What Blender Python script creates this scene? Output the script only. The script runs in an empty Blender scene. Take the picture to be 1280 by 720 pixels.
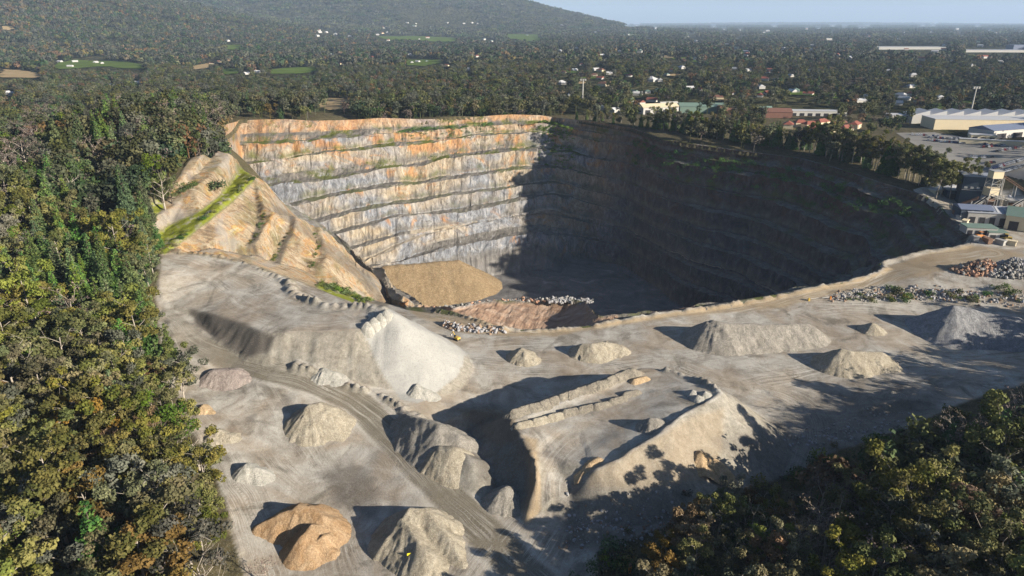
import bpy, math, random
import numpy as np
from mathutils import Vector
from mathutils.geometry import delaunay_2d_cdt
random.seed(7); RNG = np.random.default_rng(11)
S = bpy.context.scene
COL = S.collection
R = math.radians
# ------------------------------------------------------------------ camera, sky, sun, exposure
CAM_Z = 120.0; F = 853.33; TILT = R(21.29)
cam = bpy.data.objects.new('camera', bpy.data.cameras.new('camera')); COL.objects.link(cam)
cam.data.lens = 24; cam.data.sensor_width = 36; cam.data.clip_start = 1; cam.data.clip_end = 90000
cam.location = (0, 0, CAM_Z); cam.rotation_euler = (R(90) - TILT, 0, 0); S.camera = cam
SUN_EL = R(19.5); SUN_AZ = (0.880, -0.475)           # horizontal direction towards the sun
W = bpy.data.worlds.new('World'); S.world = W; W.use_nodes = True
wt = W.node_tree; sky = wt.nodes.new('ShaderNodeTexSky'); sky.sky_type = 'NISHITA'; sky.sun_disc = False
sky.sun_elevation = SUN_EL; sky.sun_rotation = math.atan2(SUN_AZ[0], SUN_AZ[1]); sky.altitude = 200
sky.air_density = 0.8; sky.dust_density = 0.8; sky.ozone_density = 3.0
bg = wt.nodes['Background']; wt.links.new(sky.outputs[0], bg.inputs[0]); bg.inputs[1].default_value = 0.05
sun = bpy.data.objects.new('sun', bpy.data.lights.new('sun', 'SUN')); COL.objects.link(sun)
sun.data.energy = 5.0; sun.data.angle = R(0.5); sun.data.color = (1.0, 0.90, 0.76)
sd = Vector((SUN_AZ[0]*math.cos(SUN_EL), SUN_AZ[1]*math.cos(SUN_EL), math.sin(SUN_EL)))
sun.rotation_euler = sd.to_track_quat('Z', 'Y').to_euler(); sun.location = sd*500
S.view_settings.view_transform = 'Standard'; S.view_settings.look = 'None'
S.view_settings.exposure = 1.1; S.view_settings.gamma = 1
S.cycles.max_bounces = 6; S.cycles.diffuse_bounces = 2; S.cycles.volume_bounces = 1
S.cycles.transparent_max_bounces = 8
# ------------------------------------------------------------------ helpers
CT, ST = math.cos(TILT), math.sin(TILT)
def P(px, py, z):
    """world point at height z seen at photo pixel (1280x720)"""
    v = py - 360.0; u = px - 640.0; den = F*ST + v*CT
    return np.array([u*(CAM_Z - z)/den, (F*CT - v*ST)*(CAM_Z - z)/den, z])
def kk(py): v = py - 360.0; return (F*CT - v*ST)/(F*ST + v*CT)
def _hash(ix, iy, s):
    h = (ix.astype(np.int64)*374761393 + iy.astype(np.int64)*668265263 + s*974711) & 0x7fffffff
    h = ((h ^ (h >> 13))*1274126177) & 0x7fffffff
    return ((h ^ (h >> 16)) & 0xffff)/65535.0
def vn(x, y, s=0):
    x = np.asarray(x, float); y = np.asarray(y, float)
    ix = np.floor(x); iy = np.floor(y); fx = x - ix; fy = y - iy
    fx = fx*fx*(3 - 2*fx); fy = fy*fy*(3 - 2*fy)
    a = _hash(ix, iy, s); b = _hash(ix+1, iy, s); c = _hash(ix, iy+1, s); d = _hash(ix+1, iy+1, s)
    return (a + (b-a)*fx)*(1-fy) + (c + (d-c)*fx)*fy
def fbm(x, y, s=0, o=4):
    t = 0; a = 0.5
    for i in range(o):
        t = t + a*(vn(x, y, s+i*17)*2 - 1); x = x*2.03; y = y*2.03; a *= 0.5
    return t
def sstep(a, b, x): t = np.clip((x-a)/(b-a), 0, 1); return t*t*(3-2*t)
def segdist(X, Y, poly, closed=False, val=None):
    """distance to a polyline, interpolated value at the nearest point, distance along"""
    n = len(poly); D = np.full(X.shape, 1e9); V = np.zeros(X.shape); A = np.zeros(X.shape); acc = 0
    for i in range(n if closed else n-1):
        a = poly[i]; b = poly[(i+1) % n]; dx, dy = b[0]-a[0], b[1]-a[1]; L2 = dx*dx+dy*dy + 1e-9
        t = np.clip(((X-a[0])*dx + (Y-a[1])*dy)/L2, 0, 1)
        d = np.hypot(X-a[0]-t*dx, Y-a[1]-t*dy); m = d < D
        D = np.where(m, d, D); A = np.where(m, acc + t*math.sqrt(L2), A)
        if val is not None: V = np.where(m, val[i] + (val[(i+1) % n]-val[i])*t, V)
        acc += math.sqrt(L2)
    return D, V, A
def segmax(X, Y, poly, closed, val, slope):
    """highest of the banks falling at the given slope from every stretch of a crest line"""
    n = len(poly); B = np.full(X.shape, -1e9); A = np.zeros(X.shape); DD = np.zeros(X.shape); acc = 0; tn = math.tan(R(slope))
    for i in range(n if closed else n-1):
        a = poly[i]; b = poly[(i+1) % n]; dx, dy = b[0]-a[0], b[1]-a[1]; L2 = dx*dx+dy*dy + 1e-9
        t = np.clip(((X-a[0])*dx + (Y-a[1])*dy)/L2, 0, 1); d = np.hypot(X-a[0]-t*dx, Y-a[1]-t*dy); v = val[i] + (val[(i+1) % n]-val[i])*t - d*tn
        m = v > B; B = np.where(m, v, B); A = np.where(m, acc + t*math.sqrt(L2), A); DD = np.where(m, d, DD); acc += math.sqrt(L2)
    return B, A, DD
def inside(X, Y, poly):
    r = np.zeros(X.shape, bool); n = len(poly)
    for i in range(n):
        x1, y1 = poly[i][0], poly[i][1]; x2, y2 = poly[(i+1) % n][0], poly[(i+1) % n][1]
        if y1 == y2: continue
        c = ((y1 > Y) != (y2 > Y)) & (X < (x2-x1)*(Y-y1)/(y2-y1) + x1)
        r ^= c
    return r
def tag(o, label=None, cat=None, group=None, kind=None):
    if label: o['label'] = label
    if cat: o['category'] = cat
    if group: o['group'] = group
    if kind: o['kind'] = kind
    return o
def link(name, me, parent=None, loc=None, rot=None, scale=None):
    o = bpy.data.objects.new(name, me); COL.objects.link(o)
    if parent is not None: o.parent = parent
    if loc is not None: o.location = loc
    if rot is not None: o.rotation_euler = rot
    if scale is not None: o.scale = scale if hasattr(scale, '__len__') else (scale,)*3
    return o
def npmesh(name, V, Q, mat=None, smooth=True, attrs=None):
    """mesh from a vertex array and a quad or triangle index array"""
    V = np.asarray(V, np.float32); Q = np.asarray(Q, np.int32)
    me = bpy.data.meshes.new(name); k = Q.shape[1]
    me.vertices.add(len(V)); me.vertices.foreach_set('co', V.ravel())
    me.loops.add(Q.size); me.loops.foreach_set('vertex_index', Q.ravel())
    me.polygons.add(len(Q)); me.polygons.foreach_set('loop_start', np.arange(0, Q.size, k, dtype=np.int32))
    me.polygons.foreach_set('use_smooth', np.full(len(Q), smooth))
    for an, (ty, arr) in (attrs or {}).items():
        a = me.attributes.new(an, ty, 'POINT'); arr = np.asarray(arr, np.float32)
        a.data.foreach_set({'FLOAT': 'value', 'FLOAT_VECTOR': 'vector', 'FLOAT_COLOR': 'color'}[ty], arr.ravel())
    me.update(calc_edges=True)
    if mat: me.materials.append(mat)
    return me
def gridquads(n, m):
    i = np.arange((n-1)*(m-1)); r = i//(m-1); c = i % (m-1); a = r*m + c
    return np.stack([a, a+1, a+m+1, a+m], 1)
class MB:
    """collects boxes, bars and cylinders into one mesh"""
    def __init__(s): s.v = []; s.f = []; s.m = []
    def quadmesh(s, vs, fs, mi=0):
        b = len(s.v); s.v += [tuple(map(float, q)) for q in vs]; s.f += [tuple(b+i for i in f) for f in fs]; s.m += [mi]*len(fs)
    def box(s, c, d, rz=0, mi=0, top=1.0):
        ca, sa = math.cos(rz), math.sin(rz); vs = []
        for z in (-1, 1):
            k = top if z > 0 else 1
            for x, y in ((-1, -1), (1, -1), (1, 1), (-1, 1)):
                X, Y = x*d[0]/2*k, y*d[1]/2*k; vs.append((c[0]+X*ca-Y*sa, c[1]+X*sa+Y*ca, c[2]+z*d[2]/2))
        s.quadmesh(vs, [(3,2,1,0),(4,5,6,7),(0,1,5,4),(1,2,6,5),(2,3,7,6),(3,0,4,7)], mi)
    def bar(s, a, b, r0, r1=None, n=6, mi=0):
        a = Vector(a); b = Vector(b); r1 = r0 if r1 is None else r1; d = (b-a).normalized()
        u = d.orthogonal().normalized(); w = d.cross(u); vs = []
        for p, r in ((a, r0), (b, r1)):
            for i in range(n):
                t = 2*math.pi*i/n; vs.append(p + (u*math.cos(t)+w*math.sin(t))*r)
        fs = [(i, (i+1) % n, n+(i+1) % n, n+i) for i in range(n)] + [tuple(range(n-1, -1, -1)), tuple(range(n, 2*n))]
        s.quadmesh(vs, fs, mi)
    def mesh(s, name, mats, smooth=False):
        me = bpy.data.meshes.new(name); me.from_pydata(s.v, [], s.f)
        for m in (mats if isinstance(mats, (list, tuple)) else [mats]): me.materials.append(m)
        me.polygons.foreach_set('material_index', s.m)
        if smooth: me.polygons.foreach_set('use_smooth', [True]*len(s.f))
        me.update(); return me
    def build(s, name, mats, parent=None, smooth=False, **k): return link(name, s.mesh(name, mats, smooth), parent, **k)
# ---- node helper
class NT:
    def __init__(s, name, rough=0.95, spec=0.15):
        s.mat = bpy.data.materials.new(name); s.mat.use_nodes = True; s.t = s.mat.node_tree
        s.b = s.t.nodes['Principled BSDF']; s.b.inputs['Roughness'].default_value = rough
        s.b.inputs['Specular IOR Level'].default_value = spec
    def n(s, ty, **k):
        q = s.t.nodes.new(ty)
        for a, b in k.items(): setattr(q, a, b)
        return q
    def put(s, sock, v):
        if isinstance(v, bpy.types.NodeSocket): s.t.links.new(v, sock)
        elif v is not None: sock.default_value = v
    def attr(s, name, out='Fac'): return s.n('ShaderNodeAttribute', attribute_name=name).outputs[out]
    def pos(s): return s.n('ShaderNodeNewGeometry').outputs['Position']
    def xyz(s, v): return s.n('ShaderNodeSeparateXYZ') and s._sep(v)
    def _sep(s, v):
        q = s.n('ShaderNodeSeparateXYZ'); s.put(q.inputs[0], v); return q.outputs
    def vec(s, x, y, z):
        q = s.n('ShaderNodeCombineXYZ')
        for i, a in enumerate((x, y, z)): s.put(q.inputs[i], a)
        return q.outputs[0]
    def math(s, op, a, b=None, c=None, clamp=False):
        q = s.n('ShaderNodeMath', operation=op, use_clamp=clamp)
        for i, v in enumerate((a, b, c)):
            if v is not None: s.put(q.inputs[i], v)
        return q.outputs[0]
    def noise(s, vec, scale, detail=4, rough=0.55, dist=0, out='Fac'):
        q = s.n('ShaderNodeTexNoise'); s.put(q.inputs['Vector'], vec); s.put(q.inputs['Scale'], scale)
        q.inputs['Detail'].default_value = detail; q.inputs['Roughness'].default_value = rough; q.inputs['Distortion'].default_value = dist
        return q.outputs[out]
    def mapping(s, vec, sc=(1, 1, 1), rot=(0, 0, 0)):
        q = s.n('ShaderNodeMapping'); s.put(q.inputs[0], vec); q.inputs['Scale'].default_value = sc; q.inputs['Rotation'].default_value = rot
        return q.outputs[0]
    def ramp(s, fac, stops, interp='LINEAR'):
        q = s.n('ShaderNodeValToRGB'); s.put(q.inputs[0], fac); e = q.color_ramp.elements; q.color_ramp.interpolation = interp
        while len(e) < len(stops): e.new(0.5)
        for el, (p, c) in zip(e, stops):
            el.position = p; el.color = (c if hasattr(c, '__len__') else (c,)*3) + (1,) if not hasattr(c, '__len__') or len(c) == 3 else c
        return q.outputs[0]
    def rng(s, v, a, b, c=0.0, d=1.0):
        q = s.n('ShaderNodeMapRange'); s.put(q.inputs[0], v)
        for i, x in enumerate((a, b, c, d)): q.inputs[i+1].default_value = x
        return q.outputs[0]
    def mix(s, f, a, b, mode='MIX'):
        q = s.n('ShaderNodeMix', data_type='RGBA', blend_type=mode); s.put(q.inputs[0], f)
        for i, v in ((6, a), (7, b)):
            if isinstance(v, tuple) and len(v) == 3: v = v + (1,)
            s.put(q.inputs[i], v)
        return q.outputs[2]
    def bump(s, h, strength=0.5, dist=0.3):
        q = s.n('ShaderNodeBump'); s.put(q.inputs['Height'], h); q.inputs['Strength'].default_value = strength; q.inputs['Distance'].default_value = dist
        s.t.links.new(q.outputs[0], s.b.inputs['Normal'])
    def done(s, col):
        if isinstance(col, tuple) and len(col) == 3: col = col + (1,)
        s.put(s.b.inputs['Base Color'], col); return s.mat
def plain(name, c, rough=0.7, var=0.15, scale=0.6, metal=0.0, spec=0.3):
    m = NT(name, rough, spec); n = m.noise(m.pos(), scale, 3)
    m.b.inputs['Metallic'].default_value = metal
    return m.done(m.mix(n, tuple(x*(1-var) for x in c), tuple(min(1, x*(1+var)) for x in c)))
# ------------------------------------------------------------------ terrain control
NEAR = (-340.0, 372.0, 60.0, 720.0)
def far_h(x, y):
    """ground outside the quarry: plain, foothill on the left, mountain behind"""
    x = np.asarray(x, float); y = np.asarray(y, float)
    z = 31 + 5*fbm(x/900, y/900, 5, 3)
    prof = np.interp(x, [-9000, -6000, -3800, -2200, -1200, 0, 425, 850, 1150, 1500, 2500], [60, 260, 640, 720, 560, 300, 190, 90, 34, 5, 0])
    m = prof*np.exp(-((y - 6900)/1500.0)**2)*(1 + 0.10*fbm(x/700, y/700, 9, 4))
    m2 = 400*np.exp(-((x + 2750)/1150.0)**2 - ((y - 3500)/1150.0)**2)*(1 + 0.18*fbm(x/400, y/400, 4, 4))
    m3 = 55*np.exp(-((x - 9000)/5000.0)**2 - ((y - 22000)/1800.0)**2)
    return z + m + m2 + m3 + 12*sstep(1200, 4000, y)*fbm(x/500, y/500, 21, 3) - 9*sstep(600, 1100, y)*sstep(200, -300, x)
def rays(lst): return [tuple(P(*q)) for q in lst]
ctrl = rays([ # yard
 (640,440,0),(560,400,0),(600,400,0),(650,412,0),(720,408,0),(850,388,2),(1000,363,4),(1105,332,5),(1150,315,8),(1205,308,10),(1215,292,14),(1180,268,17),(1150,243,22),
 (780,430,0),(900,410,0),(1000,440,0),(1100,410,1),(1000,390,1.5),(1250,410,1),(1150,372,2),(1270,388,2),(1150,352,6),(1270,366,6),(1200,330,8),(1250,325,9),
 (600,460,0.5),(700,480,-1),(525,502,3),(575,455,1),(590,430,0.5),(560,405,0),(1270,440,0),(1180,460,0),(1080,470,0),(1000,480,-1),(950,470,0),
 (480,498,4.5),(390,465,9.5),(330,452,11),(262,420,14.5),(240,390,17),(232,430,14),(203,312,27),(200,350,24),(200,380,19),
 (203,410,17),(208,450,14),(232,520,8),(278,600,4),(310,700,1),(270,470,10),(300,500,8),(395,525,5),(345,560,3.5),(450,560,2),(380,670,0),(450,640,0),(535,690,0),(620,715,0),
 (520,530,2.5),(560,575,1),(600,620,0),(650,650,0),(620,560,-6),(640,600,-6),(610,585,-4),(600,535,-4),(700,650,0),(760,640,-1),(800,600,-2),
 (975,575,-4),(1010,540,-3),(900,615,-4),(930,600,-5),(1000,600,-4),(850,640,-2),(760,700,0),(700,715,0),(1060,520,-2),(1120,510,0),(1200,470,1),
 # behind the rim and the plant
 (283,152,45),(345,148,43),(400,150,42),(480,147,38),(560,152,38),(640,142,38),(676,144,38),(300,140,46),(400,130,45),(480,136,42),(600,134,40),
 (700,148,37),(830,175,34),(1000,198,30),(1100,228,25),(900,170,34),(1150,180,30),(1240,260,15),(1275,250,16),(1230,235,18),(1190,245,19),(1200,185,30),(1270,200,28),(1270,215,26),(1270,300,12),(1245,290,13),
 # spur and cut on the left
 (183,305,27),(210,285,31.5),(250,268,36.5),(275,250,40),(292,222,43),(185,278,36),(215,258,40),(245,238,45.5),(265,218,50),(285,198,54),
])
ctrl += [(-75,130,4),(-90,165,6),(-112,190,10),(-128,215,14),(-142,240,20),(-190,450,45),(-205,500,43),(-245,545,43),(-262,590,42),(-300,450,44),(-300,350,43),(-250,250,38),
 (-200,180,32),(-160,120,22),(-130,80,12),(-300,180,42),(-190,330,43),(-182,290,37),(-178,380,49),(-90,380,-14),(-110,420,-22),(-130,450,-17),(-150,470,-10),(-110,380,0),(-130,400,5),(-150,430,12),(-75,350,-20),(-62,330,-18),(-100,400,-20),(-60,70,2),(0,70,2),(60,80,4),(340,70,16),(250,80,12),
 (120,100,6),(180,120,8),(230,160,10),(260,210,12),(160,170,6),(120,140,3),(85,120,3),(300,260,14),(200,210,4),(150,205,0),(240,250,5),(340,400,22),(360,560,31),(300,500,30),(200,560,32),(100,640,35),
 (-100,700,38),(60,715,35),(-250,700,37),(200,700,32),(360,700,31),(-335,560,42),(-335,300,44),(370,300,17),(-250,640,42),(-160,650,43),(370,180,16)]
def tps_fit(pts, lam=4.0):
    p = np.array(pts, float); X = p[:, :2]/100; z = p[:, 2]; n = len(p)
    d = np.hypot(X[:, None, 0]-X[None, :, 0], X[:, None, 1]-X[None, :, 1]); K = np.where(d > 0, d*d*np.log(d+1e-12), 0) + np.eye(n)*lam*1e-4
    A = np.zeros((n+3, n+3)); A[:n, :n] = K; A[:n, n] = 1; A[:n, n+1:] = X; A[n, :n] = 1; A[n+1:, :n] = X.T
    w = np.linalg.solve(A, np.concatenate([z, np.zeros(3)]))
    return X, w
TX, TW = tps_fit(ctrl)
def tps(x, y):
    x = np.asarray(x, float)/100; y = np.asarray(y, float)/100; r = TW[len(TX)] + TW[len(TX)+1]*x + TW[len(TX)+2]*y
    for i in range(len(TX)):
        d2 = (x-TX[i, 0])**2 + (y-TX[i, 1])**2
        r = r + TW[i]*0.5*d2*np.log(d2+1e-12)
    return r
def base_h(x, y):
    e = np.maximum.reduce([NEAR[0]+30-x, x-(NEAR[1]-30), NEAR[2]-500-y, y-(NEAR[3]-60)])
    w = sstep(0, 60, e + 30)
    return tps(np.clip(x, NEAR[0], NEAR[1]), np.clip(y, NEAR[2], NEAR[3]))*(1-w) + far_h(x, y)*w
# ---- spur: the cut left wall, as ordered lines from its top to its foot
def shift(l, d, dz): return [tuple(np.array(q) + np.array([d[0], d[1], dz])) for q in l]
SL_ = [rays([(183,278,36),(200,268,38),(215,258,40),(230,248,42.5),(245,238,45.5),(265,218,50),(287,194,54.5)]),
 rays([(183,305,27),(196,295,29.5),(210,285,31.5),(230,276,34),(250,268,36.5),(275,250,40),(300,212,44.5)]),
 rays([(203,316,26),(220,304,28.5),(235,291,31.5),(250,281,34),(262,271,36.5),(290,247,41),(318,222,45)]),
 rays([(235,322,22),(255,323,21),(275,325,20),(301,325,19),(311,306,23),(321,285,28),(333,264,34)])]
SL_.append(shift(SL_[3], (4.2, -1.5), -.2))
SL_.append(rays([(290,332,14),(305,333,13),(325,334,12),(341,333,12),(350,308,18),(359,290,24),(362,270,31)]))
SL_.append(shift(SL_[5], (4.0, -1.5), -.2))
SL_.append(rays([(340,345,7),(355,347,6),(372,348,5),(385,347,5),(396,325,11),(398,309,15),(388,284,24)]))
SL_.append(shift(SL_[7], (4.6, -1.0), -.2))
SL_.append(rays([(390,360,-2),(415,366,-4),(440,372,-7),(463,379,-12),(470,362,-8),(450,334,1),(412,300,16)]))
SL_.append(rays([(398,362,-3),(425,370,-6),(455,380,-11),(480,384,-15),(478,368,-10),(460,341,-1),(418,303,15)]))
SL_.append(shift(SL_[-1], (9, -2), -17))
for l in SL_:      # carry each line over the skyline and down behind
    a_, b_ = np.array(l[-2]), np.array(l[-1]); d_ = np.array([.25, .97])
    l.append((b_[0]+d_[0]*9, b_[1]+d_[1]*9, b_[2]-5)); l.append((b_[0]+d_[0]*26, b_[1]+d_[1]*26, b_[2]-24))
    l.insert(0, tuple(np.array(l[0]) + np.array([-1.5, -9, -4])))
SL_.insert(0, shift(SL_[0], (-8, 3), 1.0))
SV = [q for l in SL_ for q in l]; NS = len(SL_[0]); ST_ = []
for i in range(len(SL_)-1):
    for j in range(NS-1):
        k = i*NS+j; ST_ += [(k, k+1, k+NS), (k+1, k+NS+1, k+NS)]
sv = [Vector(q[:2]) for q in SV]; sz = [q[2] for q in SV]; st = ST_
# ------------------------------------------------------------------ the pit: levels round the rim
FL = -80.0
Rr = lambda pts: (np.array([p[0] for p in pts], float), np.array([p[1] for p in pts], float))
LN = [ [(240,158),(262,155),(300,151),(345,148),(385,151),(440,150),(480,147),(520,149),(560,149),(596,146),(620,144),(640,143),(676,144),(700,148)],
 [(240,177),(283,176),(356,173),(403,171),(440,168),(480,165),(520,163),(560,160),(600,156),(650,154),(676,154),(700,156)],
 [(240,210),(296,203),(363,196),(406,189),(441,186),(480,180),(540,175),(600,168),(660,163),(676,163),(700,166)],
 [(240,241),(334,230),(367,225),(410,220),(441,214),(480,207),(530,201),(560,194),(600,189),(640,184),(676,184),(700,186)],
 [(240,282),(380,250),(400,244),(430,238),(460,233),(500,228),(540,223),(590,217),(640,208),(680,205),(700,205)],
 [(240,318),(385,275),(410,269),(440,261),(480,254),(520,248),(560,241),(600,237),(658,228),(690,224),(700,224)],
 [(240,345),(402,292),(430,286),(460,278),(500,268),(520,266),(570,262),(600,256),(658,245),(690,240),(700,240)],
 [(240,375),(430,311),(483,294),(504,290),(530,289),(575,281),(606,274),(644,269),(680,262),(700,262)],
 [(240,395),(451,325),(492,306),(523,294.5),(540,291),(575,284),(606,277),(644,272),(680,266),(700,270)],
 [(240,400),(461,331),(500,325),(520,317),(551,308),(589,301),(630,293),(670,287),(700,290)],
 [(240,402),(465,334),(500,332),(583,326),(610,322),(645,312),(700,316)]]
RIMZ = Rr([(240,46),(283,45),(345,43.5),(400,42.5),(480,41),(580,39),(676,38),(700,38)])
RAT = [.95]*8 + [1.0,.9]
def back_col(px):
    z = np.interp(px, *RIMZ); py = np.interp(px, *Rr(LN[0])); D = (CAM_Z-z)*kk(py); out = [P(px, py, z)]
    for i in range(1, 11):
        py = max(np.interp(px, *Rr(LN[i])), py + 0.3); k = kk(py); r = RAT[i-1]
        z2 = (CAM_Z*k - D + r*z)/(k + r); D = (CAM_Z - z2)*k; z = z2; out.append(P(px, py, z))
    return np.array(out)
BPX = [300, 330, 360, 390, 420, 450, 475, 500, 512, 525, 540, 560, 580, 600, 620, 640, 660, 676, 690]
BCOL = np.array([back_col(q) for q in BPX]); _D = BCOL[:, :, 1]
for i in range(11):
    Ds = np.polyval(np.polyfit(BPX, _D[:, i], 3), BPX)
    for j, q in enumerate(BPX):
        py = max(np.interp(q, *Rr(LN[i])), 0); z = CAM_Z - Ds[j]/kk(py); BCOL[j, i] = P(q, py, z)
for i in range(1, 11): BCOL[:, i, 2] = np.minimum(BCOL[:, i, 2], BCOL[:, i-1, 2] - .2)
ref = BCOL[17]
FR = (ref[0, 2]-ref[:, 2])/(ref[0, 2]-ref[10, 2])
cols = []     # each: rim, toe1..toe9, floor; bench widths
BW0 = [7, 6, 8, 7, 8, 7, 10, 6, 7]
def auto_col(rim, fl, bw=None, fr=None, bow=0.0):
    rim = np.array(rim, float); fl = np.array([fl[0], fl[1], FL if len(fl) < 3 else fl[2]]); f = FR if fr is None else fr
    pts = rim[None]*(1-f[:, None]) + fl[None]*f[:, None]; cols.append((pts, bw or BW0)); return pts
# back wall
for px, p in zip(BPX, BCOL):
    cols.append((p, [8, 6, 9, 8, 9, 7, 11 if px > 530 else 7, 8 if px < 530 else 1.0, 7]))
NB = len(cols)
# right wall, in shade, seen from its top
for rim, fl in [((70,630,36.5),(70,590)),((102,594,35.5),(98,566)),(P(830,175,34),(112,528)),((163,510,31.5),(125,480)),(P(1000,198,30),(146,455)),((222,452,27.5),(158,430)),(P(1100,228,25.5),(160,412)),
                (P(1150,243,22),(158,400)),(P(1172,256,18.5),(150,394)),(P(1180,268,17),(146,390)),(P(1215,292,14),(140,386)),(P(1209,306,10.5),(132,384)),(P(1150,315,8),(124,384)),(P(1105,325,5.5),(112,384)),
                (P(1096,331,5),(104,384)),(P(1104,336,5),(98,384)),(P(1095,343,4.6),(92,384)),(P(1000,363,4),(80,386)),(P(925,375,3),(66,388)),(P(850,388,2),(52,390)),(P(790,398,1),(38,393))]:
    auto_col(rim, fl)
# front: a terrace ten metres down
frf = np.array([0, .10, .2, .3, .4, .5, .6, .7, .8, .9, 1.0])
def terr(rim, tz, back, fl):
    rim = np.array(rim, float); k = back[0:2] if False else None
    toe = rim + np.array([0, 1, 0])*(rim[2]-tz)*1.1; toe[2] = tz; b = np.array([back[0], back[1], tz]); fl = np.array([fl[0], fl[1], FL])
    pts = [rim, toe]; f = np.linspace(0, 1, 10)[1:]
    for t in f: pts.append(b*(1-t)+fl*t)
    cols.append((np.array(pts), [np.hypot(*(b-toe)[:2])-3] + [2.5]*8))
for rp, tz, bp in [((748,406,0),-3,(760,396)),((725,408,0),-9,(745,378)),((690,411,0),-11,(715,375)),((650,412,0),-11.5,(670,374)),((615,406,0),-9,(630,375)),((590,397,0),-6,(597,378)),((565,389,0),-3,(566,382))]:
    terr(P(*rp), tz, P(bp[0], bp[1], tz), (25 - (740-rp[0])*0.42, 395 + (740-rp[0])*0.28))
cols.append((P(540,384,-1)[None]*(1-frf[:, None]) + np.array([-62, 455, FL])[None]*frf[:, None], [2.5]*9))
# left wall with the haul ramp
def road_col(rim, inner, outer, fl):
    rim, inner, outer = (np.array(q, float) for q in (rim, inner, outer)); fl = np.array([fl[0], fl[1], FL]); pts = [rim]
    for i in range(1, 9): pts.append(rim + (inner-rim)*i/8)
    pts.append(outer + (fl-outer)*0.5); pts.append(fl)
    cols.append((np.array(pts), [1.0]*7 + [float(np.hypot(*(outer-inner)[:2])), 2.5]))
road_col(P(508,384,-4), P(503,377,-9), P(522,377,-9), (-60, 465)); LC0 = C0 = len(cols)
road_col((-62,328,-16), P(484,372,-21), P(511,370,-20), (-68, 478))
road_col((-74,368,-20), P(478,358,-33), P(500,359,-33), (-76, 488))
road_col((-88,392,-20), P(468,345,-44), P(486,350,-44), (-90, 498))
road_col((-106,430,-20), P(458,334,-56), P(469,339,-56), (-108, 505))
road_col((-128,460,-15), P(448,328,-59), P(460,334,-59), (-125, 510))
road_col((-165,466,10), P(420,325,-60), P(440,335,-60), (-150, 512))
p = BCOL[0]; q = p.copy(); q[0] = (-200, 470, 54); 
for i in range(1, 11): q[i] = q[0] + (p[10]-q[0])*i/10
cols.append((q, BW0))
C = len(cols); KR = 11
# make the profile rows: rim, [toe, crest]*9, floor
def profile(c, dip=.15):
    pts, bw = c; rows = [pts[0]]
    for i in range(1, 10):
        d = pts[min(i+1, 10)] - pts[i]; L = np.hypot(d[0], d[1]) + 1e-6; w = min(bw[i-1], L*(0.92 if bw[i-1] > 20 else .76) if L > 1 else 0.3)
        cr = pts[i] + np.array([d[0]/L*w, d[1]/L*w, -min(dip, .18*w)]); rows += [pts[i], cr]
    rows.append(pts[10]); return np.array(rows)
prof = np.array([profile(c, 1.9 if i < NB+20 else .15) for i, c in enumerate(cols)])           # C x 20 x 3
# resample round the pit
mid = prof[:, 8]; seg = np.maximum(np.hypot(*(np.roll(prof[:, 0], -1, 0)-prof[:, 0])[:, :2].T), np.hypot(*(np.roll(mid, -1, 0)-mid)[:, :2].T))
ring = []; colid = []
for i in range(C):
    n = max(2, int(seg[i]/1.35)); a, b = prof[i], prof[(i+1) % C]
    for t in np.arange(n)/n: ring.append(a*(1-t)+b*t); colid.append(i+t)
ring = np.array(ring); NC = len(ring); colid = np.array(colid)
# smooth the corners a little
for _ in range(6):
    ring[:, 1:] = 0.5*ring[:, 1:] + 0.25*(np.roll(ring[:, 1:], 1, 0) + np.roll(ring[:, 1:], -1, 0))
RIM = [tuple(q[:2]) for q in ring[::6, 0]]
# ------------------------------------------------------------------ near ground grid
gx = np.unique(np.concatenate([np.arange(-340, -196, 1.6), np.arange(-196, 130, 0.8), np.arange(130, 372.1, 1.6)]))
gy = np.unique(np.concatenate([np.arange(60, 396, 0.8), np.arange(396, 720.1, 1.6)]))
X, Y = np.meshgrid(gx, gy)
wx = X + 1.6*fbm(X/9, Y/9, 31, 3); wy = Y + 1.6*fbm(X/9, Y/9, 47, 3)
H = base_h(X, Y)
def tin_over(H, sv, st, sz):
    wx = X + .7*fbm(X/5, Y/5, 33, 3); wy = Y + .7*fbm(X/5, Y/5, 49, 3)
    for t in st:
        a, b, c = (sv[i] for i in t); za, zb, zc = (sz[i] for i in t)
        x0, x1 = min(a[0], b[0], c[0])-3, max(a[0], b[0], c[0])+3; y0, y1 = min(a[1], b[1], c[1])-3, max(a[1], b[1], c[1])+3
        i0, i1 = np.searchsorted(gx, [x0, x1]); j0, j1 = np.searchsorted(gy, [y0, y1]); sl = (slice(j0, j1), slice(i0, i1))
        x, y = wx[sl], wy[sl]; det = (b[1]-c[1])*(a[0]-c[0]) + (c[0]-b[0])*(a[1]-c[1])
        if abs(det) < 1e-6: continue
        l1 = ((b[1]-c[1])*(x-c[0]) + (c[0]-b[0])*(y-c[1]))/det; l2 = ((c[1]-a[1])*(x-c[0]) + (a[0]-c[0])*(y-c[1]))/det; l3 = 1-l1-l2
        m = (l1 >= 0) & (l2 >= 0) & (l3 >= 0); H[sl] = np.where(m, l1*za+l2*zb+l3*zc, H[sl])
SPURMASK = np.zeros_like(H)
tin_over(H, sv, st, sz); tin_over(SPURMASK, sv, st, [1.0]*len(sz))
SPURMASK = np.minimum(SPURMASK, 1)
def bbox(poly, m):
    xs = [p[0] for p in poly]; ys = [p[1] for p in poly]
    i0, i1 = np.searchsorted(gx, [min(xs)-m, max(xs)+m]); j0, j1 = np.searchsorted(gy, [min(ys)-m, max(ys)+m])
    return (slice(j0, j1), slice(i0, i1))
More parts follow.
